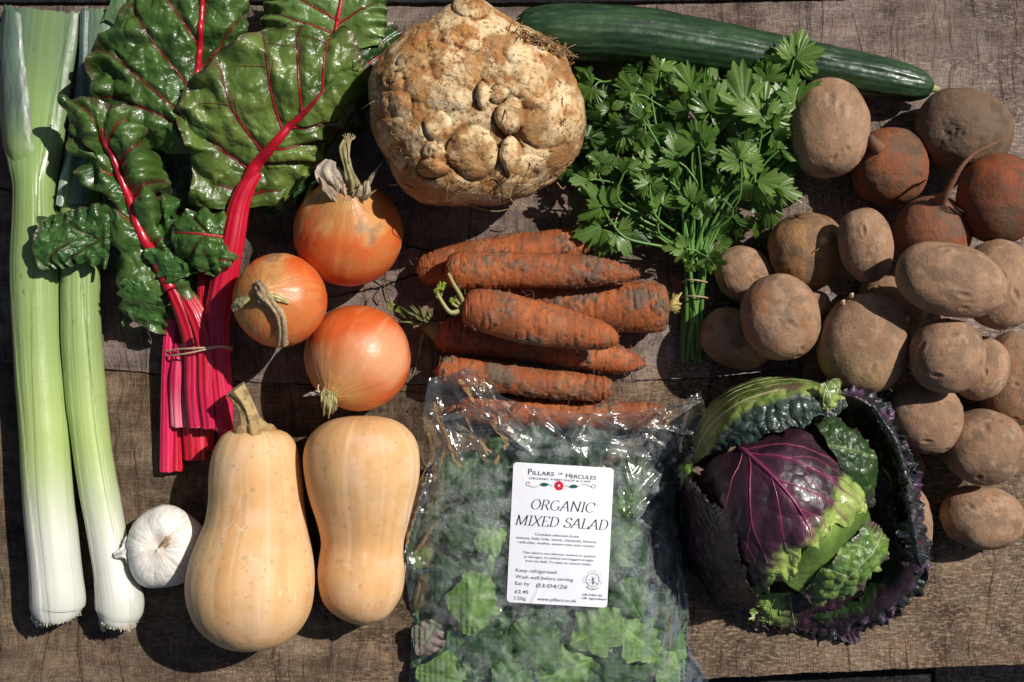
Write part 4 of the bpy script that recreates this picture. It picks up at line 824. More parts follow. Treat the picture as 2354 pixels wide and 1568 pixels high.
# ================================================================= LEAFY GREENS
def samp(V, u, v):
    """bilinear lookup in a vertex grid, u and v in 0..1"""
    nu, nv = V.shape[:2]; a = np.clip(np.asarray(u, float), 0, 1) * (nu - 1); b = np.clip(np.asarray(v, float), 0, 1) * (nv - 1)
    i = np.minimum(a.astype(int), nu - 2); j = np.minimum(b.astype(int), nv - 2); f = (a - i)[..., None]; g = (b - j)[..., None]
    return V[i, j] * (1 - f) * (1 - g) + V[i + 1, j] * f * (1 - g) + V[i, j + 1] * (1 - f) * g + V[i + 1, j + 1] * f * g

# ----------------------------------------------------------------- rainbow chard
M_CHARD = vmat('chard_leaf', .30, .5, bumps=[(11, 2.2), (4, .6)], tints=[(30, .25), (6, .12)], transl=.12, coat=.2, roughvar=.12)
M_CSTEM = vmat('chard_stem', .36, .5, bumps=[(8, .5)], tints=[(20, .15), (4, .08)], sss=.12, sssr=(1, .2, .3), coat=.2)
RED = np.array((.46, .006, .022)); DRED = np.array((.20, .008, .018)); MAG = np.array((.66, .018, .095)); PINK = np.array((.80, .25, .33))

def chard_leaf(parent, ctrl, seed, veins, mid=None, nu=150, nv=130, amp=7., cell=34., ruffle=7., rfreq=9, g1=(.024, .060, .011), g2=(.072, .140, .026), vr=3.2, midr=(10, 3), fold=0., vcol=None, droop=0., name='leaf'):
    V = patch(ctrl, nu, nv); U = np.linspace(0, 1, nu)[:, None] + 0 * V[..., 0]; Q = np.linspace(-1, 1, nv)[None] + 0 * V[..., 0]; A = np.abs(Q)
    N = gridn(V); XY = V[..., :2].copy()
    vd = np.full(U.shape, 9.)
    for (u0, sgn, u1, reach) in veins:
        on = (Q * sgn > -.02) & (A <= reach + .05); uu = u0 + (u1 - u0) * (np.minimum(A / reach, 1)) ** .8; vd = np.where(on, np.minimum(vd, np.abs(U - uu) * nu), vd)
    md = A * nv / 2
    f1, f2 = voro(XY + 5 * np.stack([fbm(XY, 20, 2, seed), fbm(XY, 20, 2, seed + 1)], -1), cell, seed); g1_, g2_ = voro(XY, cell * .5, seed + 5)
    bl = 1 - np.clip(f1 / .75, 0, 1) ** 2; bl = bl * (.55 + .9 * np.clip(.5 + fbm(XY, 55, 2, seed + 40), 0, 1)); bl2 = fbm(XY, cell * .55, 3, seed + 5); keep = ss(.5, 7., vd) * ss(.5, 9., md)
    disp = amp * .7 * (bl - .4) * keep + amp * .6 * bl2 * keep - 2. * np.exp(-(vd / 3.) ** 2) + amp * 1.7 * ss(0, 17, vd) * ss(0, 14, md) * (.6 + .8 * fbm(XY, 50, 2, seed + 60)) + amp * 3.2 * fbm(XY, 100, 3, seed + 4)
    edge = A ** 3; ph = 2 * np.pi * rfreq * .7 * U + 4 * fbm(XY, 60, 2, seed + 8) + np.where(Q > 0, 1.7, 0)
    disp = disp + 1.3 * ruffle * edge * np.sin(ph) * (.5 + np.abs(fbm(XY, 60, 2, seed + 80)) * 2)
    side = np.gradient(V, axis=1); side = side / np.maximum(np.linalg.norm(side, axis=-1, keepdims=True), 1e-6) * np.sign(Q)[..., None]
    V = V + N * disp[..., None] + side * (edge * (.35 * ruffle * np.cos(ph + 1) + 7 * fbm(XY, 38, 3, seed + 12)))[..., None]
    tipd = ss(.86, 1., U); V[..., :2] += tipd[..., None] * 9 * np.stack([fbm(XY, 22, 3, seed + 21), fbm(XY, 22, 3, seed + 22)], -1)
    V = soft_lift(V); V[..., 2] = np.maximum(V[..., 2], 4)
    col = mixc(g1, g2, np.clip(.45 + .7 * fbm(XY, 46, 4, seed + 2) + .25 * (bl - .5), 0, 1)); col = mixc(col, (.10, .012, .02) if vcol is None else vcol, .75 * np.exp(-(vd / 1.3) ** 2)); col = mixc(col, (.07, .02, .02), .3 * np.exp(-(vd / 4.) ** 2))
    col = mixc(col, (.085, .03, .03), .6 * ss(.93, 1., np.maximum(A, U)))
    mb = MB(); mb.grid(V, col)
    for (u0, sgn, u1, reach) in veins:     # raised side veins, each with a fork
        t = np.linspace(0, 1, 14); uu = u0 + (u1 - u0) * t ** .8; p = samp(V, uu, .5 + .5 * sgn * t * reach); p[:, 2] += .8
        c_ = np.array([mixc(RED * .9 if vcol is None else np.array(vcol), DRED * .7 if vcol is None else np.array(vcol) * .6, q) for q in ss(.0, .8, t)])
        mb.tube(p[::2] if len(p) > 14 else p, np.linspace(vr, .6, 14), c_, n=7, k=40)
        if reach > .6 and vr > 1.2:
            for w0, dw in ((.4, .09), (.62, -.07)):
                t = np.linspace(0, 1, 8); a0 = w0 * reach; uu = (u0 + (u1 - u0) * w0 ** .8) + dw * t; p = samp(V, uu, .5 + .5 * sgn * (a0 + .25 * t)); p[:, 2] += .4
                mb.tube(p, np.linspace(vr * .38, .4, 8), DRED * .8, n=5, k=16)
    ob = mb.build(name, M_CHARD, parent)
    if mid:
        t = np.linspace(mid[0], mid[1], 24); p = samp(V, t, .5 + 0 * t); p[:, 2] += midr[0] * .25
        c_ = np.array([mixc(RED, DRED, q) for q in ss(.5, 1., np.linspace(0, 1, 24))]); m2 = MB(); m2.tube(p, np.linspace(midr[0], midr[1], 24), c_, n=14, k=90)
        mr = m2.build('midrib', M_CSTEM, ob.parent if False else parent); mr.parent = ob
    register(V[::2, ::2]); return ob, V

ch = thing('chard_bunch', 'bunch of glossy dark green chard with bright red stems held by a rubber band', 'chard', 455, 600, 0)
# hidden undergrowth first; two leaves in greens darkened for the shade under the bunch
chard_leaf(ch, [[(520, 640, 25), (495, 660, 30), (470, 665, 34), (440, 660, 30), (410, 640, 25)], [(560, 520, 34), (510, 520, 44), (450, 520, 48), (390, 520, 44), (330, 520, 34)], [(560, 400, 44), (500, 390, 56), (430, 380, 60), (340, 380, 56), (250, 400, 89)], [(520, 280, 54), (470, 270, 68), (400, 260, 74), (300, 270, 84), (220, 300, 94)]], 201, [(.3, 1, .55, .8), (.3, -1, .55, .8)], g1=(.012, .030, .007), g2=(.028, .065, .012))
chard_leaf(ch, [[(600, 490, 50), (640, 495, 62), (680, 480, 66), (700, 470, 60), (725, 440, 46)], [(640, 350, 86), (700, 340, 96), (750, 330, 96), (785, 320, 85), (815, 320, 56)], [(740, 200, 110), (780, 200, 120), (825, 190, 112), (845, 200, 96), (852, 225, 76)], [(790, 90, 118), (830, 92, 126), (868, 105, 118), (885, 115, 104), (895, 135, 86)], [(850, 46, 104), (890, 52, 110), (918, 66, 104), (928, 78, 96), (925, 92, 86)]], 202, [(.25, 1, .45, .8), (.4, -1, .6, .8), (.6, 1, .75, .8)], g1=(.012, .04, .010), g2=(.035, .085, .018), amp=5)
chard_leaf(ch, [[(640, 105, 128), (700, 112, 140), (765, 112, 140), (820, 112, 134), (878, 100, 116)], [(600, 55, 136), (680, 50, 158), (775, 45, 158), (832, 48, 152), (884, 55, 126)], [(615, -10, 130), (690, -20, 160), (785, -10, 156), (832, -10, 150), (882, 0, 124)], [(660, -70, 120), (720, -70, 140), (790, -70, 140), (830, -70, 134), (862, -60, 110)]], 203, [(.30, -1, .75, .85), (.12, -1, .45, .8), (.25, 1, .6, .8)], mid=(.1, .9), midr=(5, 3), g1=(.07, .14, .028), g2=(.18, .28, .075), amp=5, vr=2.4)
lA, _ = chard_leaf(ch, [[(345, 345, 104), (385, 348, 120), (430, 352, 146), (470, 340, 116), (505, 318, 96)], [(262, 285, 150), (340, 275, 176), (438, 268, 168), (492, 255, 168), (548, 238, 140)], [(205, 205, 160), (318, 185, 196), (450, 182, 176), (520, 172, 176), (566, 155, 146)], [(208, 118, 165), (330, 92, 200), (460, 92, 182), (522, 82, 178), (562, 72, 150)], [(262, 40, 160), (368, 0, 186), (466, 0, 180), (522, 0, 175), (556, 12, 150)], [(360, -60, 140), (420, -70, 152), (468, -80, 160), (505, -70, 150), (535, -50, 136)]], 204,
           [(.10, -1, .62, .95), (.10, -1, .35, .9), (.28, -1, .85, .9), (.55, -1, .97, .8), (.2, 1, .45, .9), (.45, 1, .7, .9)], mid=(.40, 1.), midr=(7, 5), amp=10., cell=38, nu=220, nv=200, g1=(.024, .062, .012), g2=(.075, .145, .028), vr=1.4, ruffle=11)
lB, VB = chard_leaf(ch, [[(430, 474, 128), (488, 480, 128), (550, 484, 118), (600, 474, 108), (640, 465, 86)], [(440, 372, 160), (508, 392, 150), (582, 398, 132), (640, 400, 116), (702, 428, 84)], [(404, 254, 196), (500, 300, 175), (614, 352, 150), (680, 358, 138), (744, 372, 96)], [(462, 165, 216), (558, 236, 194), (658, 300, 165), (716, 312, 148), (768, 308, 108)], [(560, 85, 210), (640, 156, 204), (706, 254, 180), (747, 264, 160), (798, 258, 122)], [(676, 66, 194), (722, 106, 198), (758, 196, 184), (794, 208, 168), (836, 200, 132)], [(815, 82, 168), (824, 104, 178), (838, 138, 178), (855, 148, 166), (872, 138, 144)]], 205,
           [(.06, -1, .10, .5), (.15, -1, .30, .8), (.30, -1, .55, .92), (.47, -1, .72, .92), (.62, -1, .84, .9), (.78, -1, .93, .8), (.22, 1, .30, .85), (.36, 1, .45, .85), (.52, 1, .62, .8), (.05, 1, .08, .7)], mid=(.0, .80), midr=(19, 3), amp=7, cell=42, nu=240, nv=220, g1=(.050, .095, .014), g2=(.155, .225, .045), vr=2.7, ruffle=13)
lC, _ = chard_leaf(ch, [[(305, 740, 44), (325, 712, 70), (398, 660, 96), (432, 690, 90), (462, 715, 56)], [(262, 600, 92), (298, 612, 124), (358, 586, 116), (392, 592, 132), (432, 640, 84)], [(222, 480, 130), (270, 500, 158), (322, 520, 134), (356, 520, 156), (372, 566, 74)], [(188, 400, 140), (238, 420, 176), (289, 436, 152), (332, 430, 174), (352, 456, 88)], [(165, 312, 150), (208, 340, 184), (257, 368, 168), (312, 350, 182), (348, 346, 100)], [(158, 254, 158), (200, 270, 190), (236, 318, 180), (292, 298, 186), (342, 300, 112)], [(163, 232, 150), (200, 232, 170), (250, 240, 176), (294, 254, 168), (332, 284, 140)]], 206,
           [(.30, -1, .42, .9), (.45, 1, .55, .9), (.55, -1, .68, .9), (.62, 1, .75, .9), (.78, -1, .92, .8), (.80, 1, .95, .8), (.2, 1, .3, .9)], mid=(.0, .88), midr=(16, 4), amp=11, cell=40, ruffle=17, rfreq=7, nu=230, nv=150, g1=(.028, .070, .013), g2=(.085, .160, .030), vr=1.8)
chard_leaf(ch, [[(262, 470, 118), (256, 515, 132), (255, 550, 136), (252, 582, 132), (246, 612, 118)], [(192, 478, 126), (186, 520, 144), (182, 555, 146), (182, 588, 144), (190, 602, 128)], [(130, 485, 136), (122, 522, 148), (116, 562, 148), (122, 592, 146), (146, 612, 132)], [(94, 505, 134), (84, 542, 142), (80, 580, 142), (88, 600, 138), (108, 614, 130)]], 207, [(.1, 1, .5, .7), (.1, -1, .5, .7), (.4, 1, .8, .7)], g1=(.022, .065, .014), g2=(.06, .14, .03), amp=8, cell=26, ruffle=9, vr=.9, vcol=(.07, .018, .02))
chard_leaf(ch, [[(522, 498, 138), (516, 520, 158), (512, 545, 160), (514, 568, 156), (526, 604, 128)], [(462, 478, 146), (462, 510, 172), (460, 538, 176), (462, 572, 170), (484, 622, 132)], [(408, 490, 134), (402, 515, 152), (398, 534, 156), (402, 556, 150), (416, 582, 124)]], 208, [(.3, -1, .7, .8), (.35, 1, .75, .8)], mid=(.0, .95), midr=(3, 1.5), amp=7, cell=24, ruffle=7, rfreq=4, nu=110, nv=110, g1=(.035, .09, .016), g2=(.075, .16, .03), vr=1., vcol=(.12, .015, .022))
chard_leaf(ch, [[(512, 560, 120), (506, 570, 140), (496, 586, 146), (484, 596, 140), (476, 606, 120)], [(530, 582, 124), (520, 594, 150), (506, 606, 154), (492, 612, 146), (482, 616, 124)], [(528, 612, 110), (516, 620, 126), (504, 624, 130), (494, 626, 126), (486, 622, 112)]], 209, [(.3, -1, .7, .8)], amp=6, cell=20, ruffle=7, rfreq=3, nu=80, nv=80, g1=(.03, .085, .014), g2=(.07, .155, .03), vr=1.5)
# crinkled lower margins of the left leaf
chard_leaf(ch, [[(462, 628, 62), (450, 630, 88), (435, 634, 90), (418, 640, 76), (404, 650, 52)], [(456, 580, 72), (438, 588, 102), (418, 600, 106), (404, 612, 90), (394, 628, 56)], [(418, 512, 82), (402, 522, 110), (386, 536, 112), (376, 552, 96), (372, 572, 64)], [(382, 440, 88), (372, 452, 118), (360, 462, 120), (352, 476, 102), (350, 500, 72)]], 210, [], amp=10, cell=26, ruffle=9, rfreq=5, nu=140, nv=80, g1=(.022, .07, .013), g2=(.06, .145, .03))
chard_leaf(ch, [[(300, 650, 70), (318, 640, 96), (340, 650, 96), (362, 672, 84), (372, 700, 60)], [(302, 690, 62), (316, 690, 86), (336, 700, 88), (354, 716, 76), (362, 732, 54)], [(304, 726, 50), (318, 732, 66), (334, 740, 70), (348, 750, 62), (356, 756, 46)]], 211, [], amp=9, cell=22, ruffle=9, rfreq=4, nu=90, nv=80, g1=(.022, .07, .013), g2=(.07, .16, .035))

def cstem(pts, rad, c1, c2, seed, ridges=5, flat=.7, ra=.07, cut=(.75, .42, .42)):
    """broad ribbed chard stalk"""
    a_ = np.array(pts, float); n = 110; m = 54; t_ = np.linspace(0, 1, n); c = cr(PA(a_), t_); r = cr(np.array(rad, float)[:, None], t_)[:, 0]
    V = sweep(c, r, m, sec=lambda u_, th: 1 + ra * np.cos(ridges * 2 * th + seed) + .02 * np.cos(17 * th), rz=r * flat)
    th = np.linspace(0, 2 * np.pi, m, endpoint=False)[None]; w = np.stack([np.cos(th) + 0 * t_[:, None], np.sin(th) + 0 * t_[:, None], t_[:, None] * .4 + 0 * th], -1)
    s = fbm(w, .13, 3, seed); lo = fbm(w, .5, 2, seed + 3); col = mixc(c1, c2, np.clip(ss(.35, 1., t_)[:, None] * .85 + .5 * lo, 0, 1)); col = mixc(col, PINK, ss(.12, .5, s) * .35 * ss(.3, 1, t_)[:, None])
    V[-3:, :, :2] += 3 * fbm(V[-3:], 5, 2, seed)[..., None]
    mb = MB(); mb.grid(V[:, ::-1], col[:, ::-1], wrap=True)
    e = np.stack([V[-1], V[-1] * .5 + c[-1] * .5 + 1.5 * norm(c[-1] - c[-3]), np.tile(c[-1], (m, 1)) - norm(c[-1] - c[-3]) * 3]); ec = np.tile(np.array(cut, float), (3 * m, 1)).reshape(3, m, 3); mb.grid(e[:, ::-1], ec, wrap=True)
    mb.build('stem', M_CSTEM, ch); register(V)
cstem([(470, 690, 30), (462, 800, 40), (445, 930, 30), (450, 1056, 22)], [22, 26, 27, 26], DRED * 1.6, RED * 1.3, 1, cut=(.6, .05, .06))
cstem([(485, 700, 30), (480, 820, 36), (474, 940, 26), (472, 1034, 20)], [18, 20, 20, 18], DRED * 1.6, RED * 1.2, 2, cut=(.6, .08, .08))
cstem([(425, 745, 34), (412, 830, 34), (407, 950, 24), (405, 1082, 18)], [16, 17, 16, 14], RED, RED * 1.1, 3, cut=(.6, .1, .1))
cstem([(512, 850, 26), (510, 930, 22), (514, 1004, 20)], [14, 14, 12], MAG, MAG, 4)
cstem([(395, 735, 42), (389, 800, 50), (385, 900, 40), (382, 1084, 22)], [14, 15, 15, 15], MAG * 1.05, MAG * .95, 5, cut=(.75, .35, .5))
cstem([(418, 790, 62), (412, 860, 60), (412, 920, 50), (414, 980, 42)], [16, 20, 21, 20], MAG, PINK * 1.15, 6, cut=(.85, .6, .55))
cstem([(362, 590, 118), (392, 650, 104), (428, 730, 92), (444, 800, 86), (446, 900, 80), (452, 982, 70)], [8, 16, 21, 20, 19, 18], RED * 1.0, MAG * .85, 7, ridges=4, ra=.10)
cstem([(406, 655, 98), (448, 730, 100), (468, 800, 94), (472, 900, 88), (480, 984, 76)], [14, 18, 18, 18, 16], RED * 1.0, MAG * .8, 8, ridges=4, ra=.10)
cstem([(412, 650, 96), (464, 730, 94), (490, 810, 86), (502, 900, 78), (508, 986, 66)], [12, 15, 16, 17, 16], RED * 1.0, MAG * .9, 9, ridges=4, ra=.10)
cstem([(592, 396, 128), (566, 432, 126), (549, 478, 122), (533, 560, 118), (512, 660, 106), (500, 740, 94), (506, 830, 76), (512, 920, 62), (516, 990, 52)], [12, 19, 23, 27, 29, 27, 24, 22, 19], RED * 1.05, MAG * 1.0, 10, ridges=5, flat=.75, ra=.05)
cstem([(460, 590, 84), (466, 660, 86), (470, 730, 76), (476, 790, 66)], [9, 12, 13, 12], RED, RED, 11)
M_BAND = vmat('rubber_band', .55, .4, tints=[(8, .1)])
def band(name, parent, pts, r, col, cy):
    mb = MB(); p = PA(pts); mb.tube(np.concatenate([p, p[:1]]), r, col, n=8, k=120, caps=False); return mb.build(name, M_BAND, parent)
BC = (.58, .42, .27)
band('rubber_band', ch, [(382, 808, 60), (410, 803, 88), (440, 801, 110), (475, 799, 116), (506, 796, 108), (528, 798, 84), (532, 800, 50), (500, 800, 10), (400, 806, 8), (376, 808, 36)], 2.2, BC, 0)
band('rubber_band', ch, [(382, 818, 60), (400, 817, 84), (432, 812, 108), (470, 804, 117), (504, 798, 110), (529, 803, 82), (530, 806, 50), (500, 806, 8), (400, 812, 6), (376, 816, 36)], 2.0, BC, 0)

# ----------------------------------------------------------------- parsley
M_PARS = vmat('parsley_leaf', .40, .5, bumps=[(6, .5)], tints=[(24, .2), (6, .12)], transl=.30, tcol=(1.5, 1.9, .55), coat=.08)
M_PST = vmat('parsley_stem', .42, .45, tints=[(12, .12)], transl=.12, coat=.1)
def leaflet(size, seed, bend=.2, cup=.15, lobes=3):
    """flat-leaf parsley leaflet: base at the origin, pointing +x; u sized"""
    rs = np.random.RandomState(seed); nth, nr = 120, 9
    th = np.linspace(-1.42, 1.42, nth); r = np.zeros(nth)
    cen = [-.92, 0, .92]; deep = rs.uniform(.0, .14); half = np.array([(0, 1.0), (6, .86), (11, .92), (17, .74), (24, .80), (33, .52 - deep), (41, .74), (48, .63), (54, .72), (60, .55), (67, .58), (74, .34), (90, .12)])
    ha = np.radians(half[:, 0]); L_ = np.interp(-th[th < 0], ha, half[:, 1] * (1 + .07 * rs.randn(13))); R_ = np.interp(th[th >= 0], ha, half[:, 1] * (1 + .07 * rs.randn(13))); r[th < 0] = L_; r[th >= 0] = R_
    k = np.linspace(0, 1, nr)[:, None]; R = r[None] * k; X = R * np.cos(th)[None]; Y = R * np.sin(th)[None] * .98
    fold = np.abs(np.sin((th[None]) * 1.7)) ; ray = np.cos(th * 3.4 / .92 * .92 * 2)[None]
    Z = -bend * X ** 2 + cup * Y ** 2 * rs.choice([-1, 1, 1]) + .016 * k * ray + .006 * k ** 2 * np.sin(th * 17)[None] + .13 * k ** 2 * np.sin(3 * th + rs.uniform(0, 6))[None]
    V = np.stack([X, Y, Z], -1) * size
    vein = np.exp(-(np.minimum.reduce([np.abs(th - c_) for c_ in cen]) / .045) ** 2)[None] * (1 - .5 * k)
    return V, vein

def rot3(V, yaw, pitch, roll):
    y, p, r = [math.radians(q) for q in (yaw, pitch, roll)]
    Rx = np.array([[1, 0, 0], [0, math.cos(r), -math.sin(r)], [0, math.sin(r), math.cos(r)]]); Ry = np.array([[math.cos(p), 0, -math.sin(p)], [0, 1, 0], [math.sin(p), 0, math.cos(p)]])
    Rz = np.array([[math.cos(y), -math.sin(y), 0], [math.sin(y), math.cos(y), 0], [0, 0, 1]]); return V @ (Rz @ Ry @ Rx).T

pa = thing('parsley_bunch', 'bunch of fresh flat leaf parsley with stems tied by a tan rubber band', 'parsley', 1595, 640, 0)
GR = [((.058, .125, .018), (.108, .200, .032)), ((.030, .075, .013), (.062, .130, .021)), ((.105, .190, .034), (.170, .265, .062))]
def parsley_leaf(x, y, z, size, yaw, seed, n=3, pitch=8, roll=0, g=0, tie=(1594, 622), stalk=True, spread=62):
    """x, y, z: where the leaflets meet; yaw: degrees anticlockwise, 90 = towards the top of the photo"""
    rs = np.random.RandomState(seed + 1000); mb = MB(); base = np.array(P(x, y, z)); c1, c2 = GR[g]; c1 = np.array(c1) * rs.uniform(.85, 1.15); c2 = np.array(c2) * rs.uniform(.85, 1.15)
    angs = {1: [0, -70, 70], 2: [-38, 38, 100], 3: [0, -spread, spread], 5: [0, -50, 50, -105, 105]}[n]
    for k, a_ in enumerate(angs):
        sz = 1.12 * size * (1 if k == 0 else rs.uniform(.72, .92)); V, vein = leaflet(sz, seed * 7 + k, bend=rs.uniform(.0, .5), cup=rs.uniform(.1, .5))
        V = V + np.array([sz * .10, 0, 0]); V = rot3(V, yaw + a_ + rs.uniform(-8, 8), pitch + rs.uniform(-40, 24), roll + rs.uniform(-40, 40)) + base
        V[..., 2] = np.maximum(V[..., 2], 3)
        col = mixc(c1, c2, np.clip(.5 + .8 * fbm(V, 30, 3, seed), 0, 1)); col = mixc(col, c2 * 1.55, vein * .55); mb.grid(V, col)
    d = np.array([math.cos(math.radians(yaw)), math.sin(math.radians(yaw)), 0]); q = base - d * size * .5 + np.array([0, 0, -6]); t = np.array(P(tie[0] + rs.uniform(-16, 16), tie[1], 40 + rs.uniform(-8, 26)))
    mb.build('leaf', M_PARS, pa)
    if stalk:
        L = t - q; mid1 = q - d * np.linalg.norm(L) * .22 + np.array([0, 0, -.05 * z]); mid2 = q * .42 + t * .58 + np.array([0, 0, -.1 * z]); mid2[0] += (t[0] - q[0]) * .16
        ms = MB(); ms.tube(np.array([base, q, mid1 * .6 + (q * .7 + t * .3) * .4, mid2, t]), [1.6, 2.2, 2.7, 3.4, 4.0], np.array([(.13, .26, .05), (.11, .24, .04), (.12, .25, .05), (.13, .27, .06), (.12, .26, .05)]) * rs.uniform(.75, 1.15), n=8, k=36); ms.build('stem', M_PST, pa)
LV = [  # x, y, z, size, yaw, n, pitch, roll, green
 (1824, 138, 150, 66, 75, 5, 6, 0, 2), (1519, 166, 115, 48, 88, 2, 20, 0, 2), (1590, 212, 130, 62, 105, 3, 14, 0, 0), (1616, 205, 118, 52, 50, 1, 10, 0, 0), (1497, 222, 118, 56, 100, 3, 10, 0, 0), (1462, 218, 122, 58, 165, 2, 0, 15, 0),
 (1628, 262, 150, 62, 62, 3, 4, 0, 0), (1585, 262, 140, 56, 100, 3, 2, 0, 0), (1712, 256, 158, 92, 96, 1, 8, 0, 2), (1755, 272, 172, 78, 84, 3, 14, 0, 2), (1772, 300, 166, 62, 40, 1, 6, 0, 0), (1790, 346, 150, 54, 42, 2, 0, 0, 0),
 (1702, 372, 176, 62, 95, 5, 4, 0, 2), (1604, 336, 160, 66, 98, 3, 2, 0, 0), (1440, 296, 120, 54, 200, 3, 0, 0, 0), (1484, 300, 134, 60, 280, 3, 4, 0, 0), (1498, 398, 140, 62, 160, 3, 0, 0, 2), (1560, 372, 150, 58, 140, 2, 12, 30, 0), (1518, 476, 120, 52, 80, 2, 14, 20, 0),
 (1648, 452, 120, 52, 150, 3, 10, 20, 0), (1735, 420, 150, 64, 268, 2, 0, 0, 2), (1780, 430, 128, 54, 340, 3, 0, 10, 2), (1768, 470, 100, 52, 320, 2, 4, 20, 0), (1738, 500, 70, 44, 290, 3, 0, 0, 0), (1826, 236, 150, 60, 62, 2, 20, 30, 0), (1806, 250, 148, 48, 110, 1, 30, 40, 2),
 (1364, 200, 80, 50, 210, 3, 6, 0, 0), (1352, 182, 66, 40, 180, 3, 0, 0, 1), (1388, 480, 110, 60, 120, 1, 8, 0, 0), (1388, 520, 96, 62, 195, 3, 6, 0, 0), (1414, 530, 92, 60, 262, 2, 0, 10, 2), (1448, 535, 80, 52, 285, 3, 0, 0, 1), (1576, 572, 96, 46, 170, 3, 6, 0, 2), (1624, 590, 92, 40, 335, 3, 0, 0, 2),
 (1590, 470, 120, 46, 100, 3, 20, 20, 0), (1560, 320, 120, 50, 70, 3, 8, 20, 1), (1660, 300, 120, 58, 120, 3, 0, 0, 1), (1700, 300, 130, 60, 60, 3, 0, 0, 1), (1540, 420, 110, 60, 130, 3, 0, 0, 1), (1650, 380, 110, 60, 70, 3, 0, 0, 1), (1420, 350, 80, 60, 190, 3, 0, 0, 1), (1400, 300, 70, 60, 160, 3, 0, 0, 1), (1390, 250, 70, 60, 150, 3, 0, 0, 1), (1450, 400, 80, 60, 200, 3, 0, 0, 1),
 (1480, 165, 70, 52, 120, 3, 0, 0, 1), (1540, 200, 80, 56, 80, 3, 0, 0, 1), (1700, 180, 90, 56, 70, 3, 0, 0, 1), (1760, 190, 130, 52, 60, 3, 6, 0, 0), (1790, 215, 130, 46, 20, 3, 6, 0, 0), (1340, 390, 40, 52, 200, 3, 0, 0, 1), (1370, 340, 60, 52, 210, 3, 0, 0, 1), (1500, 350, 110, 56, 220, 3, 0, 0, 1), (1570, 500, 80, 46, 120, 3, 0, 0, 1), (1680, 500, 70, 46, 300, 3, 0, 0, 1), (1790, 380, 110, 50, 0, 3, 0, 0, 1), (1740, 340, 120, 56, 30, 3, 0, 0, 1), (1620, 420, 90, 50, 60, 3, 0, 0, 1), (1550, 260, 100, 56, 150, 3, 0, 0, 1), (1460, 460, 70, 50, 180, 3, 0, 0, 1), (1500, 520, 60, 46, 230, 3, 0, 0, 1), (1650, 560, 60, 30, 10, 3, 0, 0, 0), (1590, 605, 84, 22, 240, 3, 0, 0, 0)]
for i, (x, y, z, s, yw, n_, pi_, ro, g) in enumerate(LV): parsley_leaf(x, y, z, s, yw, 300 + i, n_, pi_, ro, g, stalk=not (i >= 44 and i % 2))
rs = np.random.RandomState(78)
for k in range(22):       # small side sprays filling the bunch
    t_ = rs.rand(); x = 1350 + 450 * t_; yl = 190 + 60 * rs.rand(); y = yl + (520 - yl) * rs.rand() * (1 - .35 * abs(t_ - .5)); parsley_leaf(x if y < 420 else 1480 + (x - 1350) * .62, y, rs.uniform(70, 165), rs.uniform(26, 46), rs.uniform(20, 190) if t_ < .6 else rs.uniform(-50, 110), 900 + k, int(rs.choice([1, 3, 3, 5])), rs.uniform(-5, 25), rs.uniform(-30, 30), int(rs.choice([0, 1, 2])), stalk=k % 3 == 0)
rs = np.random.RandomState(77)
for k in range(30):
    x0, y0 = 1576 + 42 * rs.rand(), 640; xe = 1562 + 52 * rs.rand() ; ye = 775 + 62 * rs.rand(); z0 = 12 + 48 * rs.rand(); g_ = rs.uniform(.6, 1.2)
    ms = MB(); ms.tube(PA([(x0 + 4 * rs.randn(), 560 - 30 * rs.rand(), z0 + 10), (x0, y0, z0), ((x0 + xe) / 2, 710, z0 * .7 + 8), (xe, ye, max(5, z0 * .5))]), [4.6, 4.6, 5.0, 4.6], np.array([(.10, .23, .04), (.09, .21, .04), (.11, .25, .05), (.15, .30, .08)]) * g_, n=9, k=30); ms.build('stem', M_PST, pa)
for yy, dy in ((648, 4), (684, 3)):
    band('rubber_band', pa, [(1568, yy, 40), (1580, yy - dy, 66), (1598, yy - dy, 74), (1616, yy - 1, 62), (1626, yy + 2, 38), (1616, yy + 4, 8), (1580, yy + 4, 8), (1566, yy + 2, 20)], 1.9, (.40, .26, .16), 0)

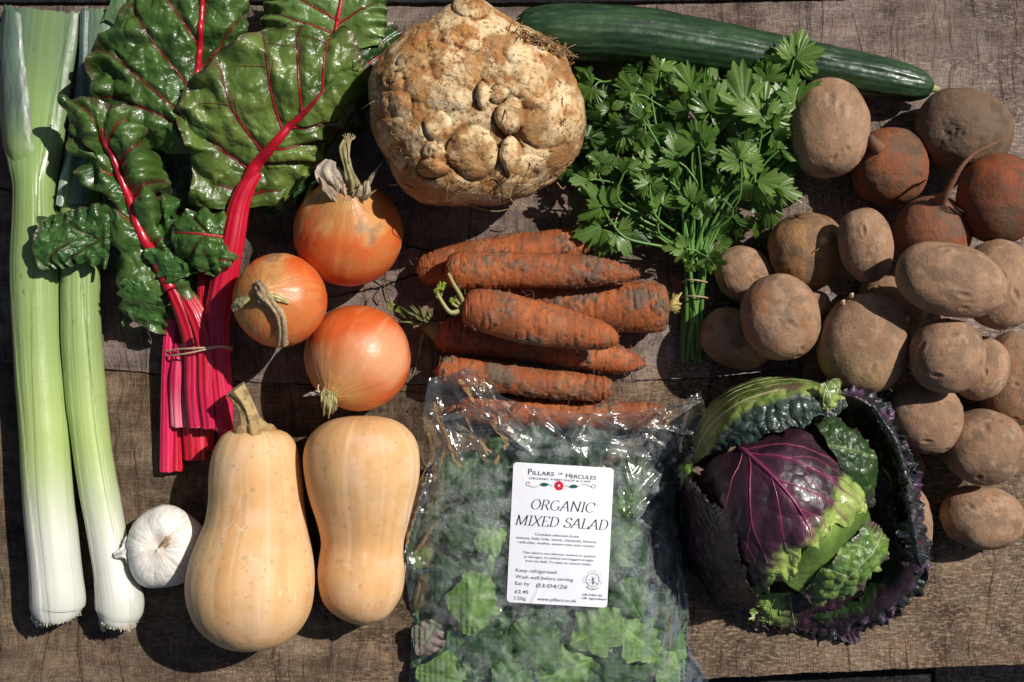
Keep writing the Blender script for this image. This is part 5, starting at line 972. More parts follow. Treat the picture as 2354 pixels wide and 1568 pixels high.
# ----------------------------------------------------------------- cabbage
M_CAB = vmat('cabbage_leaf', .40, .5, bumps=[(8, .8), (3, .3)], tints=[(28, .18), (6, .12)], transl=.08, coat=.12, roughvar=.1)
ca = thing('savoy_cabbage', 'savoy cabbage with purple heart, green centre and dark frilly outer leaves', 'cabbage', 1830, 1180, 0)
def cab_leaf(ctrl, seed, colf, nu=150, nv=170, amp=4., cell=22., rim=(0, 0, 0, 0), jag=8., rfreq=26, ruf=7., veins=(), ampf=None, name='leaf', vcol=(.5, .62, .34), vturn=None):
    """rim: strength of frill at the four borders (u=0, u=1, v=0, v=1)"""
    V = patch(ctrl, nu, nv); U = np.linspace(0, 1, nu)[:, None] + 0 * V[..., 0]; Q = np.linspace(0, 1, nv)[None] + 0 * V[..., 0]; N = gridn(V); W = V.copy()
    f1, f2 = voro(W, cell, seed); bl = 1 - np.clip(f1 / .75, 0, 1) ** 2; bl = np.clip(bl + .5 * fbm(W, cell * .6, 3, seed + 2), 0, 1.2); d = [U, 1 - U, Q, 1 - Q]; fr = np.zeros(U.shape); al = [Q, Q, U, U]
    disp = (amp * (bl - .4) + amp * .7 * fbm(W, 50, 3, seed + 1)) * (1 if ampf is None else ampf(U, Q)); push = np.zeros(V.shape); du = np.gradient(V, axis=0); dv = np.gradient(V, axis=1); du /= np.maximum(np.linalg.norm(du, axis=-1, keepdims=True), 1e-6); dv /= np.maximum(np.linalg.norm(dv, axis=-1, keepdims=True), 1e-6); dirs = [-du, du, -dv, dv]
    for k in range(4):
        if rim[k]:
            e_ = ss(.20, .0, d[k]) * rim[k]; ph = 2 * np.pi * rfreq * al[k] + 4 * fbm(W, 40, 2, seed + 5 + k); disp = disp + ruf * .25 * e_ * np.sin(ph) + ruf * 2.3 * e_ * fbm(W, 26, 4, seed + 33)
            push += dirs[k] * (jag * e_ ** 2 * (fbm(W, 34, 5, seed + 9 + k) * 1.9))[..., None]; fr = np.maximum(fr, e_)
    vd = np.full(U.shape, 9.)
    V = V + N * disp[..., None] + push
    V[..., 2] = np.maximum(V[..., 2], 3 + top_at(V[..., 0], V[..., 1], 0) * 0)
    col = colf(U, Q, W, bl, fr); mb = MB()
    for pts, r in veins:
        p = np.array(pts, float); t = np.linspace(0, 1, 60); c_ = cr(p, t); L = samp(V, c_[:, 0], c_[:, 1]); 
        for a_, b_ in zip(c_[:, 0], c_[:, 1]):
            dd = np.hypot((U - a_) * nu, (Q - b_) * nv); vd = np.minimum(vd, dd / max(r, .6))
        L[:, 2] += r * .25; cc_ = mixc(np.array(vcol), np.array((.42, .46, .20)), ss(vturn, vturn + .12, c_[::3, 0])) if vturn else np.array(vcol); mb.tube(L[::3], np.linspace(r, r * .25, 20), cc_, n=8, k=60)
    col = mixc(col, vcol, .55 * np.exp(-(vd / 1.6) ** 2)); mb.grid(V, col); ob = mb.build(name, M_CAB, ca); return V
PUR = np.array((.024, .009, .016)); PUR2 = np.array((.062, .022, .040)); GRN = np.array((.15, .25, .045)); LIME = np.array((.34, .44, .11)); DGR = np.array((.045, .10, .028)); NAVY = np.array((.018, .024, .024))
# the heart under the leaves
D = usphere(70, 90); V = D * np.array([150, 140, 120]) + np.array(P(1800, 1190, 150)); col = mixc(PUR, PUR2, ss(-.3, .3, fbm(D, .5, 3, 2))); mb = MB(); mb.grid(V, col, wrap=True); mb.build('heart', M_CAB, ca)
V = D * np.array([60, 60, 46]) + np.array(P(1830, 1200, 46)); mb = MB(); mb.grid(V, np.array((.4, .42, .2)), wrap=True); mb.build('stump', M_CAB, ca)
def c_smooth(U, Q, W, bl, fr): return mixc(mixc(GRN * .7, GRN * 1.1, ss(-.3, .4, fbm(W, 60, 3, 4))), DGR, ss(.5, .85, U) * .7)  # shade beside the crinkled leaf painted in as darker green
cab_leaf([[(1950, 1095, 250), (1850, 1190, 300), (1770, 1290, 225)], [(1992, 1168, 228), (1895, 1250, 288), (1806, 1340, 200)], [(2000, 1195, 165), (1925, 1278, 225), (1838, 1362, 140)], [(2000, 1225, 90), (1950, 1315, 130), (1855, 1380, 70)]], 401, c_smooth, amp=1.2, nu=100, nv=110)
def c_heart(U, Q, W, bl, fr):
    n_ = fbm(W, 46, 4, 11); base = mixc(PUR, PUR2, np.clip(.35 + n_ + .5 * ss(.35, .8, U) * ss(.15, .6, Q), 0, 1)); th_ = .56 + .25 * ss(.12, .60, Q) + .05 * ss(.6, .9, Q); g = ss(-.02, .15, U + .24 * n_ + .03 * np.cos(Q * 40) - th_); g = np.maximum(g, ss(.09, .0, Q + .05 * n_) * .0)
    c = mixc(base, mixc(GRN, LIME, ss(-.3, .4, n_)), g); return c
mid = [[.02, .44], [.3, .45], [.6, .47], [.84, .50]]
V = cab_leaf([[(1735, 985, 195), (1712, 1000, 222), (1688, 1030, 238), (1645, 1052, 210), (1608, 1085, 130)], [(1845, 990, 240), (1795, 1035, 294), (1742, 1085, 312), (1668, 1135, 280), (1608, 1180, 160)], [(1928, 1045, 240), (1872, 1090, 314), (1803, 1150, 340), (1705, 1215, 300), (1640, 1275, 170)], [(1975, 1105, 222), (1932, 1142, 298), (1853, 1215, 338), (1750, 1280, 288), (1690, 1330, 165)], [(1994, 1162, 205), (1952, 1186, 270), (1872, 1264, 312), (1788, 1338, 246), (1726, 1368, 140)]], 402, c_heart, nu=260, nv=260, amp=8, cell=52, rim=(0, 1, 0, .4), jag=18, ruf=6, rfreq=12, ampf=lambda U, Q: .5 + 1.0 * ss(.55, .9, U),
         veins=[(mid, 4.6), ([[.10, .44], [.28, .30], [.5, .22], [.75, .20], [.95, .16]], 2.4), ([[.06, .44], [.2, .22], [.4, .10], [.6, .06]], 1.4), ([[.36, .45], [.55, .36], [.75, .32], [.95, .30]], 1.9), ([[.10, .44], [.3, .60], [.55, .70], [.85, .74]], 1.9), ([[.05, .44], [.2, .68], [.42, .82], [.7, .88]], 1.3), ([[.3, .45], [.55, .56], [.75, .62], [.95, .62]], 1.4), ([[.6, .47], [.75, .42], [.95, .40]], 1.2), ([[.55, .21], [.7, .13], [.9, .1]], 1.), ([[.5, .69], [.65, .80], [.8, .84]], .9), ([[.7, .33], [.8, .26], [.93, .24]], .9), ([[.62, .35], [.72, .40], [.82, .44]], .8), ([[.40, .25], [.52, .30], [.60, .31]], .8), ([[.45, .82], [.6, .78], [.8, .80]], .8), ([[.66, .48], [.78, .53], [.92, .52]], .9), ([[.30, .29], [.42, .16], [.6, .12]], .9)], vcol=(.24, .035, .105), vturn=.72)
def c_crk(U, Q, W, bl, fr): return mixc(mixc(mixc(DGR * 1.3, GRN * .95, ss(-.2, .4, fbm(W, 30, 3, 5) + .5 * (bl - .5))), GRN * 1.5, .35 * (1 - bl)), (.09, .035, .06), np.clip(fr * 1.1, 0, .85) * ss(-.4, .3, fbm(W, 22, 3, 8)))
cab_leaf([[(1995, 1192, 170), (1972, 1222, 222), (1928, 1268, 240), (1882, 1315, 222), (1850, 1352, 150)], [(2032, 1215, 176), (2010, 1262, 214), (1968, 1312, 222), (1918, 1352, 192), (1862, 1374, 140)], [(2040, 1258, 140), (2022, 1302, 160), (1985, 1345, 162), (1930, 1376, 140), (1868, 1388, 100)]], 403, c_crk, amp=8, cell=30, rim=(.6, 1, .8, .8), jag=9, ruf=7, rfreq=10, nu=150, nv=170, veins=[([[.5, .0], [.45, .5], [.5, 1.]], 1.8), ([[.45, .3], [.2, .34], [.05, .4]], 1.), ([[.45, .6], [.2, .64], [.05, .7]], 1.), ([[.47, .2], [.7, .26], [.9, .3]], 1.), ([[.46, .5], [.7, .56], [.9, .6]], 1.), ([[.48, .75], [.7, .8], [.9, .86]], 1.)], vcol=(.36, .44, .2))
def c_dk(U, Q, W, bl, fr): return mixc(mixc(DGR * .6, GRN * .35, ss(-.1, .5, fbm(W, 34, 3, 25))), PUR2 * .8, np.clip(fr + .2 * fbm(W, 30, 3, 6), 0, 1))
cab_leaf([[(1865, 960, 225), (1895, 1010, 268), (1940, 1085, 262), (1968, 1155, 225)], [(1905, 948, 220), (1952, 1002, 250), (1994, 1072, 240), (2004, 1168, 200)], [(1935, 962, 190), (1990, 1010, 214), (2028, 1062, 200), (2012, 1126, 176)]], 404, c_dk, amp=6, cell=24, rim=(.2, 1, .3, .6), jag=14, ruf=8, rfreq=8, nu=120, nv=150, veins=[([[0, .4], [.4, .5], [.8, .6]], 2.2)], vcol=(.16, .24, .07))
# right bowl-shaped outer leaf
def c_bowl(U, Q, W, bl, fr): return mixc(mixc(mixc(DGR * .5, GRN * .2, ss(0, .5, fbm(W, 50, 3, 7))), PUR, ss(.15, .6, U + .3 * fbm(W, 60, 3, 9))), mixc(NAVY, (.10, .05, .11), ss(-.1, .4, fbm(W, 20, 3, 10))), ss(.72, .9, U))  # inner face coloured darker to stand for the shade inside the bowl
cab_leaf([[(1850, 965, 110), (1960, 1000, 90), (2008, 1090, 80), (2018, 1200, 70), (1998, 1300, 62), (1930, 1385, 56), (1850, 1410, 50)], [(1872, 925, 190), (1992, 958, 196), (2052, 1060, 186), (2076, 1180, 166), (2060, 1300, 132), (1985, 1388, 92), (1870, 1422, 62)], [(1886, 898, 250), (1990, 928, 258), (2055, 1030, 246), (2078, 1150, 228), (2100, 1290, 172), (2040, 1380, 104), (1900, 1442, 44)], [(1896, 880, 226), (2014, 914, 215), (2082, 1026, 186), (2114, 1155, 150), (2128, 1305, 110), (2066, 1400, 62), (1905, 1464, 22)]], 405, c_bowl, nu=190, nv=420, amp=4, cell=30, rim=(0, 1.1, .2, .3), jag=20, ruf=11, rfreq=34, veins=[([[.0, .22], [.3, .2], [.55, .18]], 3.0)], vcol=(.16, .02, .085))
# ragged inner frill of the right leaf
cab_leaf([[(1990, 935, 250), (2052, 1035, 244), (2074, 1150, 228), (2096, 1285, 172)], [(2008, 932, 262), (2066, 1030, 258), (2090, 1150, 240), (2112, 1290, 184)], [(2018, 940, 246), (2078, 1034, 236), (2106, 1160, 212), (2116, 1300, 160)]], 411, lambda U, Q, W, bl, fr: mixc(NAVY * 1.2, (.12, .09, .12), ss(.1, .5, fbm(W, 14, 3, 3))), nu=80, nv=420, amp=4, cell=20, rim=(1, 1, 0, 0), jag=26, ruf=11, rfreq=38)
# top-left leaf with folded blistered margin
def c_top(U, Q, W, bl, fr):
    g = mixc(mixc(GRN * .75, LIME * .9, ss(-.3, .5, fbm(W * np.array([1, 1, .4]), 40, 3, 12))), (.16, .045, .07), ss(.05, .4, fbm(W, 50, 3, 13)) * ss(.3, .8, Q) * .8)
    dk = mixc(mixc(NAVY, (.045, .075, .055), bl), (.13, .17, .12), .6 * (1 - ss(0, .25, bl))); return mixc(g, dk, ss(.56, .66, U + .05 * fbm(W, 20, 2, 14)))
cab_leaf([[(1588, 1080, 50), (1598, 990, 60), (1648, 912, 60), (1740, 868, 70), (1840, 866, 80), (1925, 884, 90)], [(1604, 1062, 130), (1622, 985, 156), (1678, 915, 176), (1760, 882, 186), (1850, 874, 190), (1932, 896, 185)], [(1622, 1048, 190), (1648, 986, 232), (1708, 930, 258), (1790, 898, 268), (1870, 894, 266), (1940, 912, 246)], [(1638, 1042, 210), (1672, 1004, 258), (1736, 965, 286), (1810, 938, 298), (1882, 924, 290), (1944, 926, 262)], [(1655, 1040, 205), (1690, 1020, 250), (1760, 1000, 290), (1830, 978, 298), (1900, 955, 284), (1946, 938, 256)]], 406, c_top, nu=220, nv=260, amp=7, cell=24, ampf=lambda U, Q: .22 + .9 * ss(.5, .68, U), rim=(0, .9, .3, .3), jag=12, ruf=6, rfreq=18, veins=[([[.02, .02], [.28, .16], [.42, .34], [.5, .62]], 3.6), ([[.02, .06], [.14, .3], [.2, .6], [.28, .9]], 1.6), ([[.02, .04], [.2, .22], [.3, .44], [.36, .8]], 1.5), ([[.1, .02], [.36, .1], [.5, .22]], 1.3), ([[.01, .2], [.08, .45], [.1, .8]], 1.2), ([[.3, .2], [.46, .4], [.54, .46]], 1.)], vcol=(.50, .50, .26))
cab_leaf([[(1868, 888, 292), (1898, 872, 298), (1938, 880, 290)], [(1880, 918, 298), (1906, 908, 306), (1936, 900, 298)], [(1890, 948, 284), (1906, 940, 290), (1918, 930, 286)]], 407, lambda U, Q, W, bl, fr: mixc(mixc(GRN * .8, LIME, ss(-.2, .4, fbm(W, 20, 3, 3))), (.2, .13, .1), .4 * fr), nu=60, nv=60, amp=4, cell=16, rim=(.8, .8, .8, .8), jag=10, ruf=5, rfreq=4, veins=[([[0, .4], [.5, .5], [1, .6]], 1.6), ([[.2, .45], [.5, .25], [.8, .15]], 1.)], vcol=(.5, .55, .3))
# left outer leaf
def c_left(U, Q, W, bl, fr): return mixc(mixc(PUR * .9, PUR2 * .75, ss(-.1, .5, fbm(W, 44, 4, 15))), (.20, .12, .11), ss(.90, 1., U) * ss(-.3, .3, fbm(W, 12, 3, 4)))
cab_leaf([[(1562, 1115, 30), (1552, 1200, 22), (1576, 1290, 20), (1640, 1372, 20), (1712, 1422, 18)], [(1574, 1110, 110), (1588, 1182, 126), (1618, 1270, 126), (1668, 1342, 104), (1724, 1402, 70)], [(1576, 1098, 200), (1634, 1152, 262), (1680, 1212, 280), (1704, 1292, 256), (1746, 1388, 160)]], 408, c_left, nu=150, nv=200, amp=4, cell=26, rim=(0, 1, .5, .5), jag=10, ruf=6, rfreq=24, veins=[([[0, .5], [.4, .45], [.9, .4]], 3.), ([[.2, .48], [.5, .62], [.8, .7]], 1.6), ([[.2, .48], [.5, .3], [.8, .22]], 1.6)], vcol=(.085, .012, .03))
cab_leaf([[(1585, 1040, 150), (1592, 1070, 160), (1590, 1098, 150)], [(1568, 1062, 130), (1572, 1086, 150), (1570, 1116, 140)], [(1556, 1080, 100), (1562, 1104, 124), (1562, 1128, 110)]], 409, lambda U, Q, W, bl, fr: mixc(GRN, (.15, .07, .08), np.clip(fr + .3 * fbm(W, 12, 3, 2), 0, 1)), nu=50, nv=60, amp=6, cell=14, rim=(.3, 1, .8, .8), jag=9, ruf=6, rfreq=4)
# bottom frill on the wood
def c_bot(U, Q, W, bl, fr): return mixc(mixc(PUR, PUR2, ss(0, .5, fbm(W, 24, 3, 16))), mixc(GRN, LIME * .8, ss(-.2, .4, fbm(W, 16, 3, 17))), ss(.36, .22, Q + .08 * fbm(W, 20, 2, 18)) * ss(.95, .6, U))
cab_leaf([[(1722, 1372, 90), (1800, 1362, 100), (1880, 1372, 90), (1960, 1365, 80), (2030, 1335, 80)], [(1732, 1408, 62), (1800, 1412, 66), (1880, 1420, 52), (1968, 1412, 52), (2055, 1368, 62)], [(1746, 1440, 22), (1800, 1452, 16), (1884, 1460, 14), (1978, 1450, 14), (2066, 1396, 30)]], 410, c_bot, nu=150, nv=420, amp=5, cell=26, rim=(0, 1.2, 1, .8), jag=20, ruf=8, rfreq=20, veins=[([[0, .2], [.3, .16], [.8, .12]], 1.8), ([[.05, .2], [.4, .22], [.8, .24]], 1.6), ([[.1, .3], [.5, .32], [.8, .34]], 1.4)], vcol=(.36, .44, .16))
cab_leaf([[(1660, 1330, 60), (1720, 1385, 70), (1752, 1400, 70)], [(1640, 1365, 30), (1700, 1415, 36), (1756, 1436, 36)], [(1650, 1396, 8), (1702, 1432, 10), (1770, 1452, 12)]], 412, lambda U, Q, W, bl, fr: mixc(PUR, (.10, .075, .07), np.clip(fr * .7 + .3 * fbm(W, 12, 3, 2), 0, 1)), nu=70, nv=120, amp=6, cell=16, rim=(0, 1, .5, .8), jag=10, ruf=8, rfreq=9)

for q_, (ct, sd) in enumerate((([[(1935, 912, 215), (1990, 940, 218), (2035, 1000, 205)], [(1975, 895, 205), (2020, 925, 205), (2062, 985, 190)], [(1990, 880, 165), (2042, 915, 160), (2086, 985, 150)]], 421),
        ([[(2085, 1180, 190), (2096, 1240, 180), (2095, 1310, 150)], [(2108, 1185, 160), (2120, 1250, 150), (2112, 1325, 110)], [(2112, 1200, 110), (2128, 1262, 100), (2122, 1338, 70)]], 422),
        ([[(1960, 1375, 80), (2030, 1345, 100), (2075, 1300, 120)], [(1985, 1412, 60), (2055, 1378, 70), (2100, 1322, 80)], [(2000, 1440, 14), (2068, 1408, 20), (2112, 1345, 30)]], 423),
        ([[(1850, 1400, 60), (1910, 1400, 66), (1960, 1392, 64)], [(1850, 1432, 40), (1915, 1438, 40), (1970, 1425, 44)], [(1856, 1462, 8), (1922, 1470, 10), (1985, 1452, 14)]], 424),
        ([[(1985, 1150, 120), (2020, 1210, 110), (2030, 1280, 96)], [(2020, 1130, 150), (2050, 1205, 150), (2056, 1290, 126)], [(2040, 1120, 176), (2066, 1200, 180), (2072, 1296, 150)]], 425))):
    cab_leaf(ct, sd, lambda U, Q, W, bl, fr: mixc(mixc(NAVY * .8, PUR2 * .9, ss(-.1, .4, fbm(W, 20, 3, 10))), (.13, .10, .13), .5 * ss(.9, 1., U)), nu=100, nv=160, amp=7, cell=24, rim=(.2, 1.2, .8, .8), jag=18, ruf=10, rfreq=9, veins=[([[0, .4], [.5, .5], [.9, .55]], 1.6), ([[.1, .45], [.5, .7], [.85, .8]], 1.), ([[.1, .4], [.5, .25], [.85, .15]], 1.)], vcol=(.12, .02, .06))
# ================================================================= SALAD BAG
def film_mat():
    m = bpy.data.materials.new('clear_film'); m.use_nodes = True; nt = m.node_tree; nt.nodes.remove(nt.nodes['Principled BSDF']); out = nt.nodes['Material Output']
    at = nt.nodes.new('ShaderNodeAttribute'); at.attribute_name = 'Col'; sep = nt.nodes.new('ShaderNodeSeparateColor'); nt.links.new(at.outputs['Color'], sep.inputs[0])
    co = coords(nt, rand=False)
    tr = nt.nodes.new('ShaderNodeBsdfTransparent'); tr.inputs[0].default_value = (.97, .98, .98, 1)
    gl = nt.nodes.new('ShaderNodeBsdfGlossy'); gl.inputs['Roughness'].default_value = .13; gl.inputs['Color'].default_value = (1, .97, .93, 1)
    fr = nt.nodes.new('ShaderNodeFresnel'); fr.inputs['IOR'].default_value = 1.5
    b = nt.nodes.new('ShaderNodeBump'); b.inputs['Distance'].default_value = S; b.inputs['Strength'].default_value = 1
    nt.links.new(math_(nt, 'ADD', math_(nt, 'MULTIPLY', noise(nt, co, 40, 2), 5.), math_(nt, 'MULTIPLY', noise(nt, co, 6, 2), .25)), b.inputs['Height']); nt.links.new(b.outputs[0], gl.inputs['Normal']); nt.links.new(b.outputs[0], fr.inputs['Normal'])
    mx = nt.nodes.new('ShaderNodeMixShader'); nt.links.new(math_(nt, 'MINIMUM', math_(nt, 'MULTIPLY_ADD', fr.outputs[0], .9, .02, True), .5), mx.inputs[0]); nt.links.new(tr.outputs[0], mx.inputs[1]); nt.links.new(gl.outputs[0], mx.inputs[2])
    # condensation: tiny droplets and a pale mist on the inside (red channel = how much, with painted glare near the opening)
    df = nt.nodes.new('ShaderNodeBsdfDiffuse'); df.inputs[0].default_value = (.62, .68, .66, 1)
    drop = ramp(nt, noise(nt, co, 2.6, 3, .7), [(.42, 0.), (.60, 1.)]); mist = noise(nt, co, 34, 4, .6)
    mist = ramp(nt, mist, [(.38, .08), (.60, 1.)])
    f = math_(nt, 'MULTIPLY', math_(nt, 'MULTIPLY', sep.outputs[0], mist), math_(nt, 'MULTIPLY_ADD', drop, .62, .26), True)
    m2 = nt.nodes.new('ShaderNodeMixShader'); nt.links.new(f, m2.inputs[0]); nt.links.new(mx.outputs[0], m2.inputs[1]); nt.links.new(df.outputs[0], m2.inputs[2])
    nt.links.new(m2.outputs[0], out.inputs['Surface']); return m
M_FILM = film_mat()
LC = np.array([(1180, 1062), (1411, 1076), (1395, 1397), (1164, 1384)], float); LW, LH = 231., 322.
def lab(lx, ly):
    a = np.asarray(lx, float) / LW; b = np.asarray(ly, float) / LH
    return ((1 - a) * (1 - b))[..., None] * LC[0] + (a * (1 - b))[..., None] * LC[1] + (a * b)[..., None] * LC[2] + ((1 - a) * b)[..., None] * LC[3]
def in_label(x, y, m=0.):
    """distance outside the label, u (0 inside)"""
    ax = (LC[1] - LC[0]) / np.linalg.norm(LC[1] - LC[0]); ay = (LC[3] - LC[0]) / np.linalg.norm(LC[3] - LC[0]); dx, dy = x - LC[0, 0], y - LC[0, 1]
    p, q = dx * ax[0] + dy * ax[1], dx * ay[0] + dy * ay[1]; ex = np.maximum(np.maximum(-p, p - LW), 0); ey = np.maximum(np.maximum(-q, q - LH), 0); return np.hypot(ex, ey)
def lab_z(x, y):       # height of the label's face
    x = np.asarray(x, float); y = np.asarray(y, float)
    return 131 - .00052 * (x - 1290) ** 2 - .00018 * (y - 1250) ** 2 + 1.6 * fbm(np.stack([x, y], -1), 90, 2, 5) + 2.2 * np.exp(-((x - 1225 - .45 * (1384 - y)) / 5.) ** 2) * ss(1300, 1370, y) - 2.4 * ss(1372, 1400, x - .5 * (y - 1076)) * ss(1170, 1080, y)

bagc = [[(985, 869, 118), (1040, 858, 126), (1090, 846, 134), (1160, 915, 126), (1290, 945, 122), (1440, 945, 122), (1540, 930, 124), (1608, 901, 138)],
        [(974, 955, 96), (1030, 950, 110), (1080, 948, 118), (1160, 975, 120), (1290, 1000, 122), (1440, 1000, 120), (1560, 985, 118), (1632, 1002, 120)],
        [(986, 1050, 76), (1040, 1050, 96), (1090, 1050, 104), (1160, 1052, 114), (1290, 1052, 126), (1430, 1052, 114), (1520, 1062, 96), (1576, 1072, 66)],
        [(948, 1140, 62), (1010, 1140, 92), (1080, 1145, 114), (1160, 1145, 126), (1290, 1145, 130), (1420, 1145, 126), (1500, 1145, 100), (1552, 1145, 50)],
        [(935, 1250, 62), (1000, 1250, 96), (1080, 1250, 118), (1165, 1250, 128), (1290, 1250, 131), (1415, 1250, 126), (1500, 1250, 98), (1560, 1230, 58)],
        [(940, 1370, 62), (1000, 1370, 94), (1080, 1370, 118), (1170, 1370, 127), (1290, 1370, 129), (1420, 1370, 122), (1515, 1370, 94), (1580, 1360, 56)],
        [(944, 1480, 58), (1000, 1480, 86), (1080, 1480, 108), (1170, 1480, 116), (1290, 1480, 118), (1420, 1480, 112), (1520, 1480, 86), (1592, 1490, 48)],
        [(938, 1600, 48), (1000, 1600, 70), (1080, 1600, 88), (1170, 1600, 96), (1290, 1600, 96), (1420, 1600, 92), (1530, 1590, 64), (1626, 1558, 14)],
        [(930, 1700, 12), (1000, 1700, 30), (1080, 1700, 40), (1170, 1700, 40), (1290, 1700, 40), (1420, 1700, 40), (1530, 1690, 26), (1640, 1640, 6)]]
def crumple(x, y, seed, n=90, lo=26, hi=90):
    """sharp film folds: many straight ridges and valleys meeting like in crushed film"""
    rs = np.random.RandomState(seed); z = np.zeros(np.shape(x)); wx = x + 9 * fbm(np.stack([x, y], -1), 70, 2, seed + 3); wy = y + 9 * fbm(np.stack([x, y], -1), 70, 2, seed + 4)
    for k in range(n):
        cx, cy = rs.uniform(930, 1640), rs.uniform(850, 1640); a = rs.uniform(0, np.pi); L = rs.uniform(lo, hi); w = rs.uniform(5, 20); h = rs.uniform(2, 8) * rs.choice([-1, 1, 1])
        s = (wx - cx) * math.cos(a) + (wy - cy) * math.sin(a); t = -(wx - cx) * math.sin(a) + (wy - cy) * math.cos(a)
        z = z + h * np.clip(1 - np.abs(t) / w, 0, 1) ** 1.15 * np.clip(1 - (np.abs(s) / L) ** 2, 0, 1)
    return z
bag = thing('salad_bag', 'clear plastic bag of mixed salad with a white printed sticker, at the bottom centre', 'salad bag', 1290, 1250, 0)
nu, nv = 420, 330; V = patch(bagc, nu, nv); qx, qy = pix(V); dl = in_label(qx, qy)
open_ = ss(1120, 1000, qy); side = ss(120, 20, np.minimum(qx - 940, 1590 - qx)); amt = .56 + .8 * open_ + .5 * side; keep = ss(0, 34, dl)
f1, f2 = voro(np.stack([qx + 14 * fbm(np.stack([qx, qy], -1), 60, 2, 1), qy], -1), 110, 3); z = crumple(qx, qy, 5, 46, 60, 150) * .95 + open_ * crumple(qx, qy, 15, 80, 40, 130) * 2.1 + crumple(qx, qy, 6, 110, 14, 44) * .30 + 14 * (np.clip(f2 - f1, 0, .8) - .4) * open_ + 8 * fbm(np.stack([qx, qy], -1), 120, 2, 9)
V[..., 2] += z * amt * keep
# large folds: left shoulder pleats and right shoulder pleats
for (x0, y0, x1, y1, w, h) in ((1000, 905, 1070, 1090, 9, 16), (1060, 860, 1200, 1040, 14, 18), (1100, 850, 1165, 1000, 10, 16), (1036, 1060, 1100, 1000, 8, 12), (1310, 1010, 1500, 1030, 8, 10), (1500, 1075, 1630, 960, 12, 20), (1470, 1140, 1600, 1010, 10, 16), (1440, 1200, 1560, 1090, 10, 14), (1590, 920, 1560, 1060, 8, 14), (1500, 1180, 1470, 1420, 12, 16), (1540, 1240, 1520, 1540, 14, 18), (1180, 1010, 1130, 1100, 9, 10), (1420, 1030, 1470, 1180, 9, 12), (960, 1130, 1010, 1010, 9, 14), (1400, 1000, 1520, 985, 8, 10), (985, 990, 1010, 1110, 6, 12)):
    h *= .55; w *= 1.2; L = math.hypot(x1 - x0, y1 - y0); ux, uy = (x1 - x0) / L, (y1 - y0) / L; s = (qx - x0) * ux + (qy - y0) * uy; t = -(qx - x0) * uy + (qy - y0) * ux + 4 * fbm(np.stack([qx, qy], -1), 40, 2, int(x0))
    V[..., 2] += keep * h * np.clip(1 - np.abs(t) / w, 0, 1) * ss(0, 30, s) * ss(L, L - 40, s) - keep * h * .5 * np.clip(1 - np.abs(t - w * 1.6) / w, 0, 1) * ss(0, 30, s) * ss(L, L - 40, s)
lz = lab_z(qx, qy); V[..., 2] = V[..., 2] * keep + (lz - 1.6) * (1 - keep)
V[:6, :, :2] += (5 * fbm(np.stack([qx[:6], qy[:6]], -1), 30, 3, 8))[..., None] * np.linspace(1, 0, 6)[:, None, None]
V = soft_lift(V, 2., 135., 30)
cond_glare = ss(1035, 1110, qy + 26 * fbm(np.stack([qx, qy], -1), 60, 3, 2)) * (.45 + .55 * ss(-.3, .4, fbm(np.stack([qx, qy], -1), 120, 4, 12))) * ss(0, 70, np.minimum(qx - 945, 1580 - qx)) + .20
cond_glare = np.maximum(cond_glare * (.42 - .14 * ss(1380, 1480, qy)), .48 * ss(945, 1005, qy) * ss(1080, 1030, qy) * ss(1060, 1180, qx) * ss(1590, 1480, qx) * (.4 + .9 * np.clip(.5 + fbm(np.stack([qx, qy], -1), 40, 3, 61), 0, 1))); FT = V.copy()  # white glare near the opening painted in as an extra haze band
mb = MB(); mb.grid(V, np.stack([cond_glare, cond_glare, cond_glare], -1))
# underside film, joined along both sides
Vb = V.copy(); Vb[..., 2] = 4 + 2.5 * np.abs(fbm(V[..., :2], 40, 3, 44)); Vb[..., 2] = np.where(qy < 1045, np.maximum(Vb[..., 2], V[..., 2] - 9 - 6 * (1 + fbm(V[..., :2], 40, 2, 4))), Vb[..., 2]); k_ = ss(1045, 1100, qy); Vb[..., 2] = np.where(qy > 1045, Vb[..., 2] * k_ + (V[..., 2] - 12) * (1 - k_), Vb[..., 2])
Vb[:, 0] = V[:, 0]; Vb[:, -1] = V[:, -1]; mb.grid(Vb[::3, ::-3], np.array([.04, .04, .04]))
mb.build('film', M_FILM, bag)
# sticker
M_LAB = vmat('sticker_paper', .42, .4, bumps=[(60, 1.2)], coat=.1)
gx, gy = np.meshgrid(np.linspace(0, LW, 80), np.linspace(0, LH, 110)); rc = 9.
cxx = np.clip(gx, rc, LW - rc); cyy = np.clip(gy, rc, LH - rc); dx, dy = gx - cxx, gy - cyy; dd = np.maximum(np.hypot(dx, dy), 1e-6); mx_ = np.maximum(np.abs(dx), np.abs(dy)); k_ = np.where(dd > 0, mx_ / dd, 1); k_ = np.where((np.abs(dx) > 0) & (np.abs(dy) > 0), k_, 1); gx2, gy2 = cxx + dx * k_, cyy + dy * k_
p = lab(gx2, gy2); V = PA(np.stack([p[..., 0], p[..., 1], lab_z(p[..., 0], p[..., 1])], -1)); mb = MB(); mb.grid(V[::-1], np.array([.80, .81, .87])); lb = mb.build('sticker', M_LAB, bag)
M_INK = vmat('black_ink', .6, .2)
ink = MB()
def to_label(v2, lift=.9):
    p = lab(v2[:, 0], v2[:, 1]); return PA(np.stack([p[:, 0], p[:, 1], lab_z(p[:, 0], p[:, 1]) + lift], -1))
